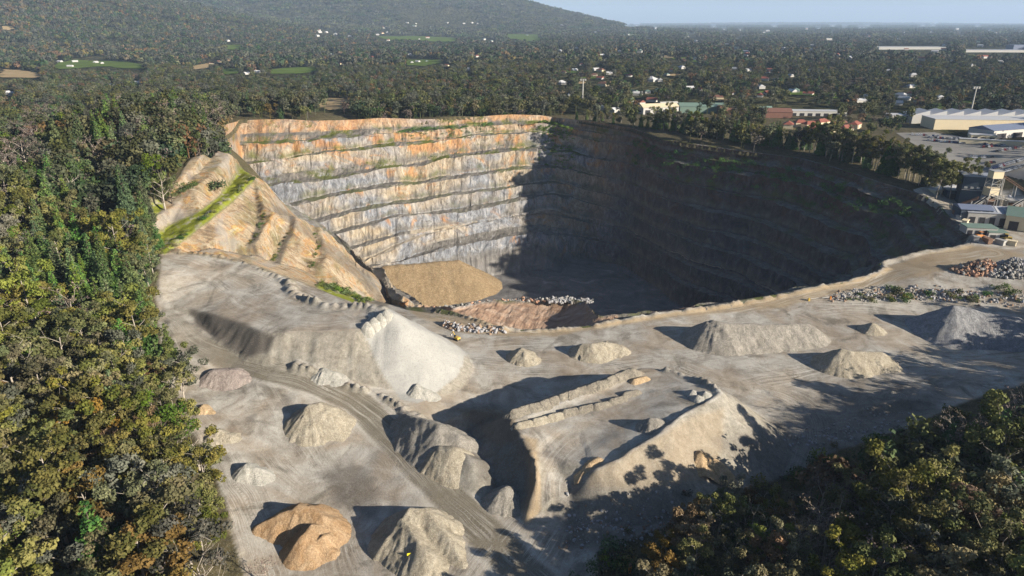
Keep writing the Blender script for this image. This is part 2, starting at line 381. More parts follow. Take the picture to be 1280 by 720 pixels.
def pad(poly, slope=35, rough=1.0, m=42, seed=0):
    """a raised fill platform with banks at the angle of repose"""
    global H
    sl = bbox(poly, m); x = wx[sl]*rough + X[sl]*(1-rough); y = wy[sl]*rough + Y[sl]*(1-rough); v = [p[2] for p in poly]
    D, V, A = segdist(x, y, poly, True, v); ins = inside(x, y, poly)
    num = 0; den = 0
    for p in poly: w = 1/((x-p[0])**2+(y-p[1])**2+4)**1.2; num = num + w*p[2]; den = den + w
    top = num/den*(1-np.exp(-D/6)) + V*np.exp(-D/6)
    rill = 0.5*fbm(A/2.2, D/30, seed+3, 3)*np.clip(D/3, 0, 1) + 0.7*fbm(A/9, D/40, seed+7, 2)*np.clip(D/5, 0, 1)
    Bk, A, D2 = segmax(x, y, poly, True, v, slope); rill = 0.5*fbm(A/2.2, D2/30, seed+3, 3)*np.clip(D/3, 0, 1) + 0.7*fbm(A/9, D2/40, seed+7, 2)*np.clip(D/5, 0, 1)
    hh = np.where(ins, top, Bk + rill); H[sl] = np.maximum(H[sl], hh)
padA = rays([(240,387,18.5),(275,398,18.8),(330,415,18.8),(400,415,19.4),(450,411,20),(472,398,22),(490,388,24),(474,381,22),(440,377,21),(400,362,21),(372,356,21),(350,345,22),(300,327,24.5),(250,318,26.5),(203,313,27.5),(192,340,26),(205,378,19)])
padB = rays([(632,522,10),(650,545,9.5),(667,575,8),(672,610,5),(662,645,1.5),(700,655,1),(714,640,2),(702,600,5),(692,573,7.5),(745,585,8.5),(800,548,10.5),(850,517,12),(900,491,12.5),(882,478,11.5),(830,463,10.5),(800,460,10.5),(760,470,10.5),(700,495,10)])
pad(padA, 39, seed=1); pad(padB, 35, seed=5)
def ridge(pts, slope=36, rough=1.0, seed=0, rill=0.6):
    """bank or mound: crest polyline (world x, y, z) with slopes at repose"""
    sl = bbox(pts, 40); x = wx[sl]*rough + X[sl]*(1-rough); y = wy[sl]*rough + Y[sl]*(1-rough)
    Bk, A, D = segmax(x, y, pts, False, [p[2] for p in pts], slope)
    H[sl] = np.maximum(H[sl], Bk + rill*fbm(A/2.5, D/25, seed+13, 3)*np.clip(D/2, 0, 1))
# embankments and mounds that belong to the ground
ridge(rays([(500,512,4.5),(530,530,6),(560,548,7),(590,572,6),(606,590,3.5)]), 33, seed=3)       # bank beside the haul road
ridge(rays([(522,560,2.5),(536,532,5.5)]), 38, seed=4)
ridge(rays([(572,520,4.5),(592,512,6.5),(622,512,7),(636,522,8)]), 40, seed=8)                       # brown mounds
ridge(rays([(592,512,6.5),(606,535,2.5)]), 42, seed=9)
ridge(rays([(902,492,13),(880,505,13.2),(850,520,13.2),(815,545,12.5),(775,570,10.5),(745,583,9.6)]), 36, seed=12)
ridge(rays([(880,560,4),(905,545,7),(862,575,2)]), 37, seed=15)
ridge(rays([(636,520,10.5),(650,543,10.2),(664,570,9),(669,600,6.5),(660,640,2.5)]), 50, seed=16)
ridge(rays([(606,535,1),(618,524,5),(640,540,6)]), 44, seed=26)
ridge(rays([(640,612,0),(655,600,4),(664,585,7)]), 42, seed=27)
ridge(rays([(760,640,0.5),(830,610,2),(880,590,1)]), 34, seed=17)
ridge(rays([(700,668,1.5),(740,655,2.5),(780,665,1.8)]), 32, seed=19)
ridge(rays([(1090,510,1),(1130,497,3),(1160,500,1.5)]), 33, seed=21)
ridge(rays([(1040,545,0),(1090,565,2),(1140,545,4),(1200,520,7)]), 30, seed=22)
def berm(pts, h, w, bumpy=0.5, step=2.6, lift=True, seed=0):
    """windrow dumped along an edge: rounded loads in a row"""
    sl = bbox(pts, w+3); D, V, A = segdist(X[sl], Y[sl], pts)
    hb = h*(1 - bumpy*(0.5+0.5*np.cos(A*2*math.pi/step + 7*fbm(A/14, A*0, seed, 2))))*(0.75+0.9*fbm(A/4, D/3, seed+2, 3))
    H[sl] += np.clip(1 - D/w, 0, 1)*hb
def xy(l): return [tuple(P(*q)[:2]) for q in l]
BERMS = [
 (xy([(203,314,27),(250,319,26),(300,328,24),(350,347,22),(362,355,21.5)]), 1.8, 2.6, .5, 3),
 (xy([(362,350,21.5),(366,366,21),(385,376,21),(410,384,21),(440,384,21),(474,385,22.5)]), 2.6, 3.2, .45, 3.6),
 (xy([(243,400,18),(258,415,16),(300,440,13),(345,456,11.5),(395,468,9.5)]), 1.1, 1.4, .1, 4),
 (xy([(370,461,10.5),(420,476,8),(480,496,5),(530,520,4),(575,545,4),(600,567,3)]), 2.4, 2.6, .55, 3),
 (xy([(1208,307,10.5),(1150,316,8),(1108,328,5.5),(1099,331,5),(1107,337,5),(1095,344,4.6),(1000,364.5,4),(850,389.5,2),(790,399.5,1),(745,408,0)]), 2.0, 2.4, .25, 4),
 (xy([(722,410,0),(690,413,0),(650,414,0),(610,406,0),(575,393,0),(545,387,-1)]), 1.5, 2.2, .5, 3),
 (xy([(628,413,0),(600,412,0),(575,411,0),(556,405,0)]), 2.8, 3, .5, 4),
 (xy([(832,463,10.8),(860,470,11.2),(882,478,12),(902,490,13)]), 2.0, 2.0, .4, 3),
 (xy([(652,545,9.5),(668,575,8),(671,610,5.5),(660,645,1.8)]), 1.5, 2.0, .3, 4),
 (xy([(640,528,10),(700,505,10),(760,482,10.5),(798,466,10.5)]), 1.0, 1.8, .1, 7),
 (xy([(1045,372,1.5),(1100,362,3),(1160,362,5),(1280,372,5)]), 1.6, 3.0, .6, 5),
]
for i, (pl, h_, w_, bu, stp) in enumerate(BERMS): berm(pl, h_, w_, bu, stp, seed=i*5)
for pl in ([(497,470),(540,464),(600,455)],): pass
FORESTL = [(-56,60),(-63,127),(-79,153),(-97,180),(-112,205),(-127,229),(-146,262),(-157,296),(-162,340),(-158,372),(-168,400),(-186,445),(-212,505),(-234,560),(-242,600),(-420,740),(-420,60)]
YARDR = xy([(700,720,0),(745,690,0),(850,650,-2),(940,610,-4),(1010,585,-4),(1050,560,-2),(1120,535,2),(1200,500,2),(1290,455,2)])
FORESTR = [(14,60)] + xy([(775,790,0),(800,722,0),(848,672,-1),(920,642,-3),(1030,618,-1),(1125,582,2),(1205,540,7),(1300,492,10)]) + [(420,300),(420,60)]
# small relief, rougher in the woods
Fm = np.clip(inside(X, Y, FORESTL)*1.0 + inside(X, Y, FORESTR)*1.0, 0, 1)
H += 0.10*fbm(X/3, Y/3, 77, 3) + 0.25*fbm(X/14, Y/14, 78, 3) + Fm*1.2*fbm(X/6, Y/6, 79, 3)
H += SPURMASK*(.9*fbm(X/5, Y/5, 90, 4) - 2.4*np.abs(fbm(X/16, Y/2.4, 92, 4)) + .8)
RIMD, _, _ = segdist(X[::2, ::2], Y[::2, ::2], RIM, True)
RIN = inside(X, Y, RIM)
def gh(x, y):
    """height of the finished near ground"""
    x = np.asarray(x, float); y = np.asarray(y, float)
    i = np.clip(np.searchsorted(gx, x)-1, 0, len(gx)-2); j = np.clip(np.searchsorted(gy, y)-1, 0, len(gy)-2)
    tx = np.clip((x-gx[i])/(gx[i+1]-gx[i]), 0, 1); ty = np.clip((y-gy[j])/(gy[j+1]-gy[j]), 0, 1)
    h = (H[j, i]*(1-tx)+H[j, i+1]*tx)*(1-ty) + (H[j+1, i]*(1-tx)+H[j+1, i+1]*tx)*ty
    o = (x < NEAR[0]) | (x > NEAR[1]-1) | (y > NEAR[3]-1) | (y < NEAR[2])
    return np.where(o, base_h(x, y), h)
def hit(px, py, dz=0.0):
    """where the ground is seen at a photo pixel"""
    a = P(px, py, 0.0) if py > 28.5 else P(px, py, 110); d = np.array([0, 0, CAM_Z]) - a; d = -d/np.linalg.norm(d)
    s = 100.0 + 400*np.linspace(0, 1, 800); s = np.concatenate([np.linspace(60, 900, 1700), np.geomspace(900, 40000, 1500)[1:]])
    x, y, z = d[0]*s, d[1]*s, CAM_Z + d[2]*s; below = z < gh(x, y) + dz
    if not below.any(): i = len(s)-1
    else: i = int(np.argmax(below))
    lo, hi = s[max(i-1, 0)], s[i]
    for _ in range(14):
        m = (lo+hi)/2
        if CAM_Z + d[2]*m < gh(d[0]*m, d[1]*m) + dz: hi = m
        else: lo = m
    return np.array([d[0]*hi, d[1]*hi, float(gh(d[0]*hi, d[1]*hi))])
# ------------------------------------------------------------------ zone masks and wheel-track flow for the ground material
def mask(poly, soft=2.0, amp=2.5):
    r = np.zeros_like(H); sl = bbox(poly, soft*3+4); x = X[sl] + amp*fbm(X[sl]/7, Y[sl]/7, 55, 3); y = Y[sl] + amp*fbm(X[sl]/7, Y[sl]/7, 56, 3)
    D, _, _ = segdist(x, y, poly, True); sg = np.where(inside(x, y, poly), D, -D); r[sl] = sstep(-soft, soft, sg); return r
_dd = Y*CT - (H-CAM_Z)*ST; _uu = Y*ST + (H-CAM_Z)*CT
PX = 640 + F*X/np.maximum(_dd, 1); PY = 360 - F*_uu/np.maximum(_dd, 1)
def pm(poly, soft=2.0, amp=2.0, box=None):
    """zone mask from an outline read off the photograph"""
    x = PX + amp*fbm(X/6, Y/6, 61, 3); y = PY + amp*fbm(X/6, Y/6, 63, 3); r = np.zeros_like(H)
    xs = [q[0] for q in poly]; ys = [q[1] for q in poly]; k = (x > min(xs)-9) & (x < max(xs)+9) & (y > min(ys)-9) & (y < max(ys)+9)
    if box: k &= (X > box[0]) & (X < box[1]) & (Y > box[2]) & (Y < box[3])
    if not k.any(): return r
    D, _, _ = segdist(x[k], y[k], poly, True); r[k] = sstep(-soft, soft, np.where(inside(x[k], y[k], poly), D, -D)); return r
QUARRY = xy([(203,312,26),(200,350,24),(196,395,18),(204,450,14),(228,520,8),(274,600,4),(308,730,1),(700,740,0),(745,690,0),(850,650,-2),(940,610,-4),(1010,585,-4),(1050,560,-2),(1120,535,2),(1200,500,2),(1290,455,2),(1300,385,4),(1290,372,6),(1290,325,9),(1290,262,15),(1275,240,17),(1190,240,19),(1150,240,22),(1180,268,17),(1215,292,14),(1150,315,8),(1105,335,5),(1000,361,4),(850,386,2),(720,404,0),(650,409,0),(560,385,0),(508,380,-4),(440,377,21),(372,354,21),(300,325,24)])
M_Q = pm([(203,313),(198,350),(196,395),(204,450),(228,520),(274,600),(308,730),(330,900),(760,900),(745,690),(850,650),(940,610),(1010,585),(1050,562),(1120,540),(1200,505),(1400,440),(1400,360),(1290,262),(1275,236),(1190,240),(1145,238),(1180,268),(1215,292),(1150,314),(1105,325),(1000,358),(850,384),(720,402),(650,405),(560,380),(520,376),(497,380),(440,376),(372,352),(300,325)], 2.5, 3)
M_Q[(X > -60) & (Y > 420) & (X < 230)] = 0; M_Q = np.where((X < -95) & (Y > 300), 0, M_Q)
M_F = np.maximum(mask(FORESTL, 3), mask(FORESTR, 3)); RIMPOLY = RIM
M_G = np.maximum.reduce([pm([(206,318),(238,294),(265,274),(293,250),(318,226),(304,204),(290,228),(271,248),(246,266),(208,283),(181,305)], 1.5, 1.2, (-190,-110,240,400)), pm([(165,262),(200,246),(206,258),(180,285)], 1.5, 1.5, (-200,-130,240,400)), pm([(400,352),(445,366),(462,380),(430,378),(395,360)], 1, 1, (-120,-50,260,360))])
M_TAN = np.maximum.reduce([pm([(505,382),(560,386),(600,398),(650,413),(720,409),(850,389),(1000,363),(1098,342),(1108,334),(1160,316),(1215,306),(1290,318),(1230,330),(1180,338),(1130,350),(1045,367),(980,384),(850,396),(740,412),(690,420),(640,420),(580,416),(545,404),(520,395)], 2.5, 2),
                           pm([(735,585),(800,556),(870,520),(905,510),(905,560),(880,600),(800,610),(735,610)], 4, 4)*.45, pm([(655,545),(672,548),(676,640),(655,655),(660,600)], 2, 2), .8*pm([(568,512),(600,508),(640,514),(652,545),(625,560),(606,540)], 3, 3)])
RPATH = xy([(203,395,18),(240,425,15.5),(300,450,12.5),(400,480,8.5),(450,505,5),(490,545,2.5),(540,600,1),(600,660,0),(670,730,0)])
D, _, _ = segdist(X, Y, RPATH); M_ROAD = sstep(5.6, 4.4, D + 0.7*fbm(X/6, Y/6, 12, 3))*sstep(-150, -90, X)*.95; M_RE = np.exp(-((D-6.2 + 1.2*fbm(X/5, Y/5, 14, 3))/.8)**2)*sstep(-150, -90, X)*(fbm(X/12, Y/12, 15, 2) > -.25)
M_PALE = pm([(452,413),(472,399),(490,384),(505,392),(560,424),(584,440),(572,470),(535,500),(522,504),(500,499),(480,470),(466,440)], 1.2, 1.5, (-60,10,190,250))
SPURMASK = np.maximum(SPURMASK, sstep(0, 1, ((X > -160) & (X < -38) & (Y > 262) & (Y < 500)).astype(float))*(1-M_Q)*(1-mask(FORESTL, 1)))
M_BANK = np.zeros_like(H); M_DARK = np.maximum.reduce([pm([(236,386),(275,394),(315,408),(345,420),(335,440),(310,448),(270,425),(245,405)], 3, 2)*1.2, .75*pm([(338,254),(352,260),(405,298),(460,340),(486,382),(474,386),(448,350),(398,308),(344,268)], 1.2, 1.5), .8*pm([(325,272),(334,272),(322,300),(308,324),(298,324),(315,295)], 1.5, 2), .8*pm([(360,288),(367,290),(356,312),(350,331),(340,331),(350,306)], 1.5, 2), .75*pm([(400,590),(440,575),(470,600),(470,650),(440,640),(420,620)], 8, 9), .8*pm([(585,510),(640,518),(668,560),(665,640),(640,640),(600,600),(580,550)], 5, 5), .6*pm([(555,500),(640,508),(600,520),(560,515)], 4, 3), .6*pm([(700,600),(860,600),(880,650),(700,700)], 12, 9), .5*pm([(680,470),(720,466),(700,480)], 5, 5), .7*pm([(900,555),(1050,480),(1200,480),(1140,540),(1000,620)], 14, 9), .5*pm([(215,440),(300,455),(400,520),(330,560),(250,500)], 12, 12)*(fbm(X/9, Y/9, 88, 3) > 0)])  # damp patches and dark tracks; bank, hollow and gully shade put into the colour
gyy, gxx = np.gradient(H, gy, gx); SL = np.hypot(gxx, gyy)
flows = [RPATH,
 xy([(205,322,26),(260,335,23),(330,352,21),(400,385,20),(440,402,20)]), xy([(205,335,25),(260,350,22),(300,375,20),(330,398,19),(400,408,19),(455,402,20)]),
 xy([(205,350,24),(250,340,23),(300,345,22),(350,375,20.5),(420,392,20)]), xy([(230,380,19),(270,372,20),(300,365,20.5),(350,385,20),(430,395,20)]),
 xy([(207,440,14),(222,500,9),(270,560,5),(310,640,1),(340,720,0)]), xy([(250,440,14),(310,480,9),(350,530,5),(400,600,1),(430,720,0)]), xy([(215,420,16),(240,470,11),(300,520,7),(360,580,3),(440,650,0)]),
 xy([(520,388,-1),(580,402,0),(660,416,0),(760,412,1),(900,392,2),(1050,362,4),(1150,325,8),(1240,318,9)]), xy([(590,430,0),(720,422,0),(900,400,1),(1050,380,2),(1280,395,2)]),
 xy([(590,455,0),(700,460,0),(850,445,0),(1000,425,0),(1200,430,0)]), xy([(930,480,0),(1050,455,0),(1200,445,0),(1290,440,0)]),
 xy([(690,650,1),(688,600,5),(705,560,8),(760,520,10),(860,492,11.5)]), xy([(650,650,0),(600,700,0),(580,730,0)]), xy([(700,650,0),(640,720,0)]), xy([(850,460,0),(900,478,0),(990,490,0),(1020,540,-3),(1000,600,-4)])]
def chaikin(l, n=3):
    for _ in range(n):
        r = [l[0]]
        for a, b in zip(l[:-1], l[1:]): r += [(a[0]*.75+b[0]*.25, a[1]*.75+b[1]*.25), (a[0]*.25+b[0]*.75, a[1]*.25+b[1]*.75)]
        l = r + [l[-1]]
    return l
flows = [chaikin(f, 2) for f in flows]
BD = np.full(H.shape, 1e9); BD2 = np.full(H.shape, 1e9); FU = np.zeros_like(H); FV = np.zeros_like(H); acc = 0
for i, fl in enumerate(flows):
    sl = bbox(fl, 26); Xs, Ys = X[sl] + 2.2*fbm(X[sl]/18, Y[sl]/18, 140+i, 3), Y[sl] + 2.2*fbm(X[sl]/18, Y[sl]/18, 160+i, 3); D, _, A = segdist(Xs, Ys, fl)
    # side of the line
    m = D < BD[sl]; BD2[sl] = np.where(m, BD[sl], np.minimum(D, BD2[sl])); FU[sl] = np.where(m, D + i*57.0, FU[sl]); FV[sl] = np.where(m, A + i*311.0, FV[sl]); BD[sl] = np.where(m, D, BD[sl])
FS = np.exp(-(BD/9.0)**2)*np.clip((BD2-BD)/3.5, 0, 1)*np.clip(.35 + 1.3*fbm(X/25, Y/25, 77, 3) + .3, 0, 1)
zoneA = np.stack([M_F*(1-M_Q), M_G, SPURMASK*(1-M_G), M_TAN], -1)
zoneB = np.stack([M_PALE, M_ROAD, M_Q, M_RE], -1)
# ------------------------------------------------------------------ materials for the setting
def ground_material():
    m = NT('quarry_ground', 0.97, 0.08); p = m.pos(); n = m.noise
    zA = m.n('ShaderNodeAttribute', attribute_name='zoneA'); zB = m.n('ShaderNodeAttribute', attribute_name='zoneB')
    a = m.n('ShaderNodeSeparateColor'); m.put(a.inputs[0], zA.outputs['Color']); b = m.n('ShaderNodeSeparateColor'); m.put(b.inputs[0], zB.outputs['Color'])
    tan = zA.outputs['Alpha']; fo, gr, sp = a.outputs; pale, road, quarry = b.outputs
    fl = m.n('ShaderNodeAttribute', attribute_name='flow'); fx = m._sep(fl.outputs['Vector'])
    st1 = n(m.vec(m.math('MULTIPLY', fx[0], 0.9), m.math('MULTIPLY', fx[1], 0.035), 0.0), 1.0, 4, 0.6, 0.4)
    st2 = n(m.vec(m.math('MULTIPLY', fx[0], 3.0), m.math('MULTIPLY', fx[1], 0.08), 5.0), 1.0, 3, 0.6, 0.3)
    streak = m.math('MULTIPLY', m.math('ADD', m.rng(st1, .3, .7, -1, 1), m.rng(st2, .3, .7, -.6, .6)), fx[2])
    big = n(p, 0.022, 5, 0.6, 0.8); med = n(p, 0.11, 6, 0.65, 1.2); fin = n(p, 1.3, 5, 0.7)
    base = m.ramp(med, [(.3, (.235, .210, .175)), (.45, (.355, .330, .285)), (.58, (.455, .43, .38)), (.72, (.56, .54, .485))])
    warm = m.ramp(n(p, 0.05, 4, .6, .6), [(.42, 0.0), (.62, 1.0)])
    base = m.mix(m.math('MULTIPLY', warm, .5), base, m.mix(med, (.22, .150, .085), (.34, .26, .17)))
    wet = m.rng(n(p, 0.045, 6, .7, 1.6), .54, .64); base = m.mix(m.math('MULTIPLY', wet, .65), base, (.125, .112, .088))
    base = m.mix(m.math('MULTIPLY', tan, .8), base, m.mix(med, (.26, .185, .10), (.40, .31, .19)))
    base = m.mix(m.math('MULTIPLY', road, .9), base, m.mix(st1, (.125, .108, .078), (.215, .190, .140)))
    base = m.mix(m.math('MULTIPLY', zB.outputs['Alpha'], .6), base, (.52, .49, .43))
    base = m.mix(m.math('MULTIPLY', m.math('MAXIMUM', streak, 0.0), .75), base, (.55, .525, .465))
    base = m.mix(m.math('MULTIPLY', m.math('MAXIMUM', m.math('MULTIPLY', streak, -1.0), 0.0), .55), base, (.13, .115, .09))
    st3 = n(m.vec(m.math('MULTIPLY', fx[0], 1.6), m.math('MULTIPLY', fx[1], .018), 9.0), 1.0, 3, .5, .25); trk = m.math('MULTIPLY', m.rng(m.math('ABSOLUTE', m.math('SUBTRACT', st3, .5)), .022, .004), fx[2]); base = m.mix(m.math('MULTIPLY', trk, .55), base, (.60, .575, .51)); trk2 = m.math('MULTIPLY', m.rng(m.math('ABSOLUTE', m.math('SUBTRACT', st3, .56)), .020, .004), fx[2]); base = m.mix(m.math('MULTIPLY', trk2, .5), base, (.15, .135, .11))
    # bare banks: gullied grey fill, cut rock on the spur
    nz = m._sep(m.n('ShaderNodeNewGeometry').outputs['Normal'])[2]; steep = m.rng(nz, .93, .84)
    bank = m.ramp(n(m.mapping(p, (.6, .6, .14)), 1.0, 7, .7, .5), [(.32, (.16, .145, .115)), (.5, (.27, .25, .205)), (.68, (.38, .355, .30))])
    bank = m.mix(m.math('MULTIPLY', tan, .85), bank, m.mix(med, (.30, .215, .125), (.43, .33, .21)))
    base = m.mix(m.math('MULTIPLY', steep, .8), base, bank)
    base = m.mix(pale, base, m.mix(n(p, .25, 5), (.31, .305, .285), (.43, .425, .395)))
    rock = m.ramp(n(m.mapping(p, (.06, .10, .10)), 1.0, 6, .7, 1.6), [(.30, (.13, .095, .065)), (.42, (.26, .185, .11)), (.50, (.34, .28, .19)), (.58, (.31, .175, .08)), (.64, (.38, .28, .11)), (.72, (.42, .365, .26)), (.84, (.22, .19, .16))])
    rg = m.ramp(n(p, .09, 4, .6), [(.5, 0.0), (.66, 1.0)]); rock = m.mix(m.math('MULTIPLY', rg, .6), rock, (.09, .095, .035))
    rock = m.mix(m.math('MULTIPLY', m.rng(n(m.mapping(p, (.14, 1.0, .16)), 1, 6, .75, .5), .50, .62), .75), rock, (.12, .09, .065)); rock = m.mix(m.rng(n(m.mapping(p, (.10, .6, .12)), 1, 6, .7, .5), .46, .34, 0, .6), rock, (.46, .40, .31))
    rock = m.mix(m.rng(n(m.mapping(p, (.05, .045, .05)), 1, 4, .6, .5), .52, .62, 0, .6), rock, m.mix(med, (.20, .19, .18), (.36, .34, .31)))
    base = m.mix(sp, base, rock)
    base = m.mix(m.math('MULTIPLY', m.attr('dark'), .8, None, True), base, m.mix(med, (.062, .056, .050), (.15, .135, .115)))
    grass = m.mix(n(p, .5, 5), (.11, .14, .012), (.27, .29, .03)); base = m.mix(m.math('MULTIPLY', gr, m.rng(n(p, .2, 4), .32, .48)), base, grass)
    woods = m.ramp(n(p, .3, 5, .7), [(.3, (.045, .042, .020)), (.55, (.10, .085, .045)), (.8, (.18, .15, .09))])
    outside = m.math('SUBTRACT', 1.0, m.math('MAXIMUM', m.math('MAXIMUM', quarry, sp), gr), clamp=True)
    base = m.mix(outside, base, woods)
    gr2 = n(p, 3.2, 3, .8); base = m.mix(m.rng(gr2, .54, .40, .0, .42), base, m.mix(.25, base, (.02, .018, .015), 'MULTIPLY')); base = m.mix(m.rng(gr2, .58, .70, .0, .35), base, (.56, .53, .47)); base = m.mix(m.rng(fin, .50, .30, .0, .5), base, m.mix(.45, base, (.05, .045, .04)))
    m.bump(m.math('ADD', m.math('MULTIPLY', m.math('ADD', fin, gr2), .7), m.math('MULTIPLY', st2, m.math('MULTIPLY', fx[2], .35))), .6, .3)
    return m.done(base)
def rock_material():
    m = NT('quarry_rock', 0.9, 0.12); p = m.pos(); n = m.noise; z = m._sep(p)[2]
    al = m.attr('along'); cv = p
    f1 = n(m.mapping(cv, (0.13, 0.13, 0.0646), (0, 0, .35)), 1.0, 8, .70, 2.0); f2 = n(m.mapping(cv, (0.55, 0.55, 0.076), (0, 0, .5)), 1.0, 6, .7, 1.0)
    patch = n(m.mapping(cv, (0.017, 0.017, 0.019)), 1.0, 5, .6, .8)
    grey = m.ramp(f1, [(.28, (.09, .09, .092)), (.42, (.155, .165, .185)), (.56, (.27, .28, .30)), (.74, (.46, .445, .41))])
    cream = m.ramp(f1, [(.28, (.15, .115, .08)), (.45, (.29, .235, .165)), (.6, (.42, .36, .27)), (.76, (.54, .48, .38))])
    oran = m.ramp(f2, [(.28, (.17, .07, .03)), (.5, (.42, .195, .065)), (.65, (.52, .31, .11)), (.8, (.50, .40, .22))])
    hz = m.rng(z, -60, 40)            # ochre weathering grows towards the top of the quarry
    c = m.mix(m.rng(m.math('ADD', patch, m.math('MULTIPLY', hz, .08)), .46, .62), grey, cream)
    c = m.mix(m.rng(m.math('ADD', n(m.mapping(cv, (0.03, 0.03, 0.0304)), 1.0, 5, .65, 1.5), m.math('MULTIPLY', hz, .13)), .605, .69, 0, .75), c, oran)
    top = m.rng(m.math('ADD', z, m.math('MULTIPLY', m.math('SUBTRACT', patch, .5), 30.0)), 26, 40, 0, .55)
    c = m.mix(top, c, m.ramp(f1, [(.32, (.22, .11, .06)), (.5, (.42, .26, .15)), (.7, (.54, .42, .27))]))
    crack = m.rng(n(m.mapping(p, (.35, .35, .22), (.2, .3, .25)), 1.0, 7, .75, 1.0), .48, .36, 0, .7)
    c = m.mix(crack, c, (.085, .075, .065))
    nz = m._sep(m.n('ShaderNodeNewGeometry').outputs['True Normal'])[2]; flat = m.rng(m.math('ADD', nz, m.rng(f2, .3, .7, -.15, .15)), .62, .82)
    brown = m.attr('brown'); c = m.mix(m.math('MULTIPLY', brown, .9), c, m.mix(m.rng(z, -35, 25), m.ramp(f1, [(.3, (.022, .024, .030)), (.55, (.07, .072, .08)), (.72, (.17, .17, .18))]), m.ramp(f1, [(.3, (.030, .022, .020)), (.55, (.085, .055, .045)), (.72, (.15, .105, .085))])))  # darker rock on the right wall: its shade is put into the colour
    flat = m.math('MAXIMUM', flat, m.math('MULTIPLY', m.attr('talus'), .8))
    bench = m.ramp(n(p, .25, 6, .7), [(.3, (.085, .080, .070)), (.5, (.155, .145, .130)), (.7, (.235, .22, .195))])
    bench = m.mix(m.math('MULTIPLY', m.rng(n(p, .07, 4), .46, .60), m.rng(z, -40, 10)), bench, (.10, .115, .025))
    road = m.attr('road'); bench = m.mix(m.math('MULTIPLY', road, .8), bench, m.mix(f1, (.38, .32, .24), (.50, .44, .34)))
    c = m.mix(flat, c, bench)
    terr_ = m.attr('terrace'); c = m.mix(terr_, c, m.ramp(n(p, .12, 6, .7, 1), [(.3, (.21, .13, .085)), (.5, (.36, .245, .17)), (.7, (.46, .36, .28))]))
    fl = m.attr('floor'); c = m.mix(fl, c, m.ramp(n(p, .06, 6, .7, 1), [(.35, (.12, .115, .11)), (.6, (.22, .21, .20)), (.75, (.42, .41, .39))]))
    m.bump(m.math('ADD', n(m.mapping(cv, (1.2, 1.2, 0.152)), 1, 6, .75, .5), m.math('MULTIPLY', f1, 1.5)), .75, 1.0)
    return m.done(c)
M_GROUND = ground_material(); M_ROCK = rock_material()
# ------------------------------------------------------------------ pit mesh
_w = sstep(C0-.6, C0+.4, colid)*(1-sstep(len(cols)-1.4, len(cols)-.8, colid)) if True else 0
ring[:, 0, 2] = ring[:, 0, 2]*(1-_w) + gh(ring[:, 0, 0], ring[:, 0, 1])*_w
SUBR = []                                   # (row, t) list
for r in range(19):
    n = 7 if r % 2 == 0 else (10 if r == 1 else 3)
    SUBR += [(r, k/n) for k in range(n)]
SUBR.append((18, 1.0))
rr = np.array([q[0] for q in SUBR]); tt = np.array([q[1] for q in SUBR])
isface = (rr % 2 == 0) & (tt > 0); th = np.where(isface, np.where(tt < .72, tt*.62, .446+(tt-.72)/.28*.554), tt)
PV = ring[:, rr]*(1-tt)[None, :, None] + ring[:, np.minimum(rr+1, 19)]*tt[None, :, None]
PV[:, :, :2] = ring[:, rr, :2]*(1-th)[None, :, None] + ring[:, np.minimum(rr+1, 19), :2]*th[None, :, None]
along = np.concatenate([[0], np.cumsum(np.hypot(*(ring[1:, 9]-ring[:-1, 9])[:, :2].T))])
cen = np.array([20, 470.0]); inw = ring[:, 19, :2] - ring[:, 0, :2]; inw = inw/(np.linalg.norm(inw, axis=1)[:, None]+1e-6)
for _ in range(20): inw = .5*inw + .25*(np.roll(inw, 1, 0)+np.roll(inw, -1, 0))
A2 = np.repeat(along[:, None], len(SUBR), 1); Z2 = PV[:, :, 2]
colw = colid[:, None]
TERR = ((colw >= NB+20.2) & (colw <= NB+28.5))*((rr[None, :] == 1) | ((rr[None, :] == 0) & (tt[None, :] > .6)))
isf = ((rr % 2) == 0)[None, :]*np.sin(np.pi*np.clip(tt, 0, 1))[None, :]**.5
rib = 2.6*fbm(A2/8, Z2/40 + rr[None]//2*3.7, 201, 4) + 1.2*np.abs(fbm(A2/2.6, Z2/9, 205, 4)) + 3.0*fbm(A2/28, Z2/60 + rr[None]//2*1.3, 211, 3)
damp = (1-.0)*np.clip(np.hypot(*(ring[:, 19]-ring[:, 0])[:, :2].T)/60, .25, 1)[:, None]
edge = np.where(rr[None, :] == 0, np.clip(tt[None, :]*2.5, 0, 1), 1.0)
PV[:, :, 0] += inw[:, None, 0]*rib*damp*edge*(1-TERR); PV[:, :, 1] += inw[:, None, 1]*rib*damp*edge*(1-TERR)
lev = (rr//2)[None, :]*9.13; PV[:, :, 2] += np.where(rr[None, :] == 0, 0, 1)*(2.6*fbm(A2/24, lev, 251, 3))
PV[:, :, 2] += (0.55*fbm(PV[:, :, 0]/3, PV[:, :, 1]/3, 221, 3)*(1-isf) + .5*fbm(PV[:, :, 0]/1.7, PV[:, :, 1]/1.7, 225, 3) + 1.2*TERR*fbm(PV[:, :, 0]/9, PV[:, :, 1]/9, 229, 3))*edge
colw = colid[:, None]
iterr = TERR.astype(float)
talus = np.where(isface[None, :], sstep(.50, .88, tt[None, :] + .45*fbm(A2/5, A2*0+rr[None, :]*7.7, 401, 3)), 0.0)*np.ones_like(A2)
shade_rock = sstep(NB-.5, NB+1.5, colid)*(1-sstep(NB+20, NB+22, colid)); shade_rock = np.repeat(shade_rock[:, None], len(SUBR), 1)  # stretch of wall that takes the painted shade tone
iroad = np.zeros_like(A2)
iroad[:] += ((colw > 8) & (colw < 22))*((rr == 13) | ((rr == 14) & (tt < .06)))[None, :]
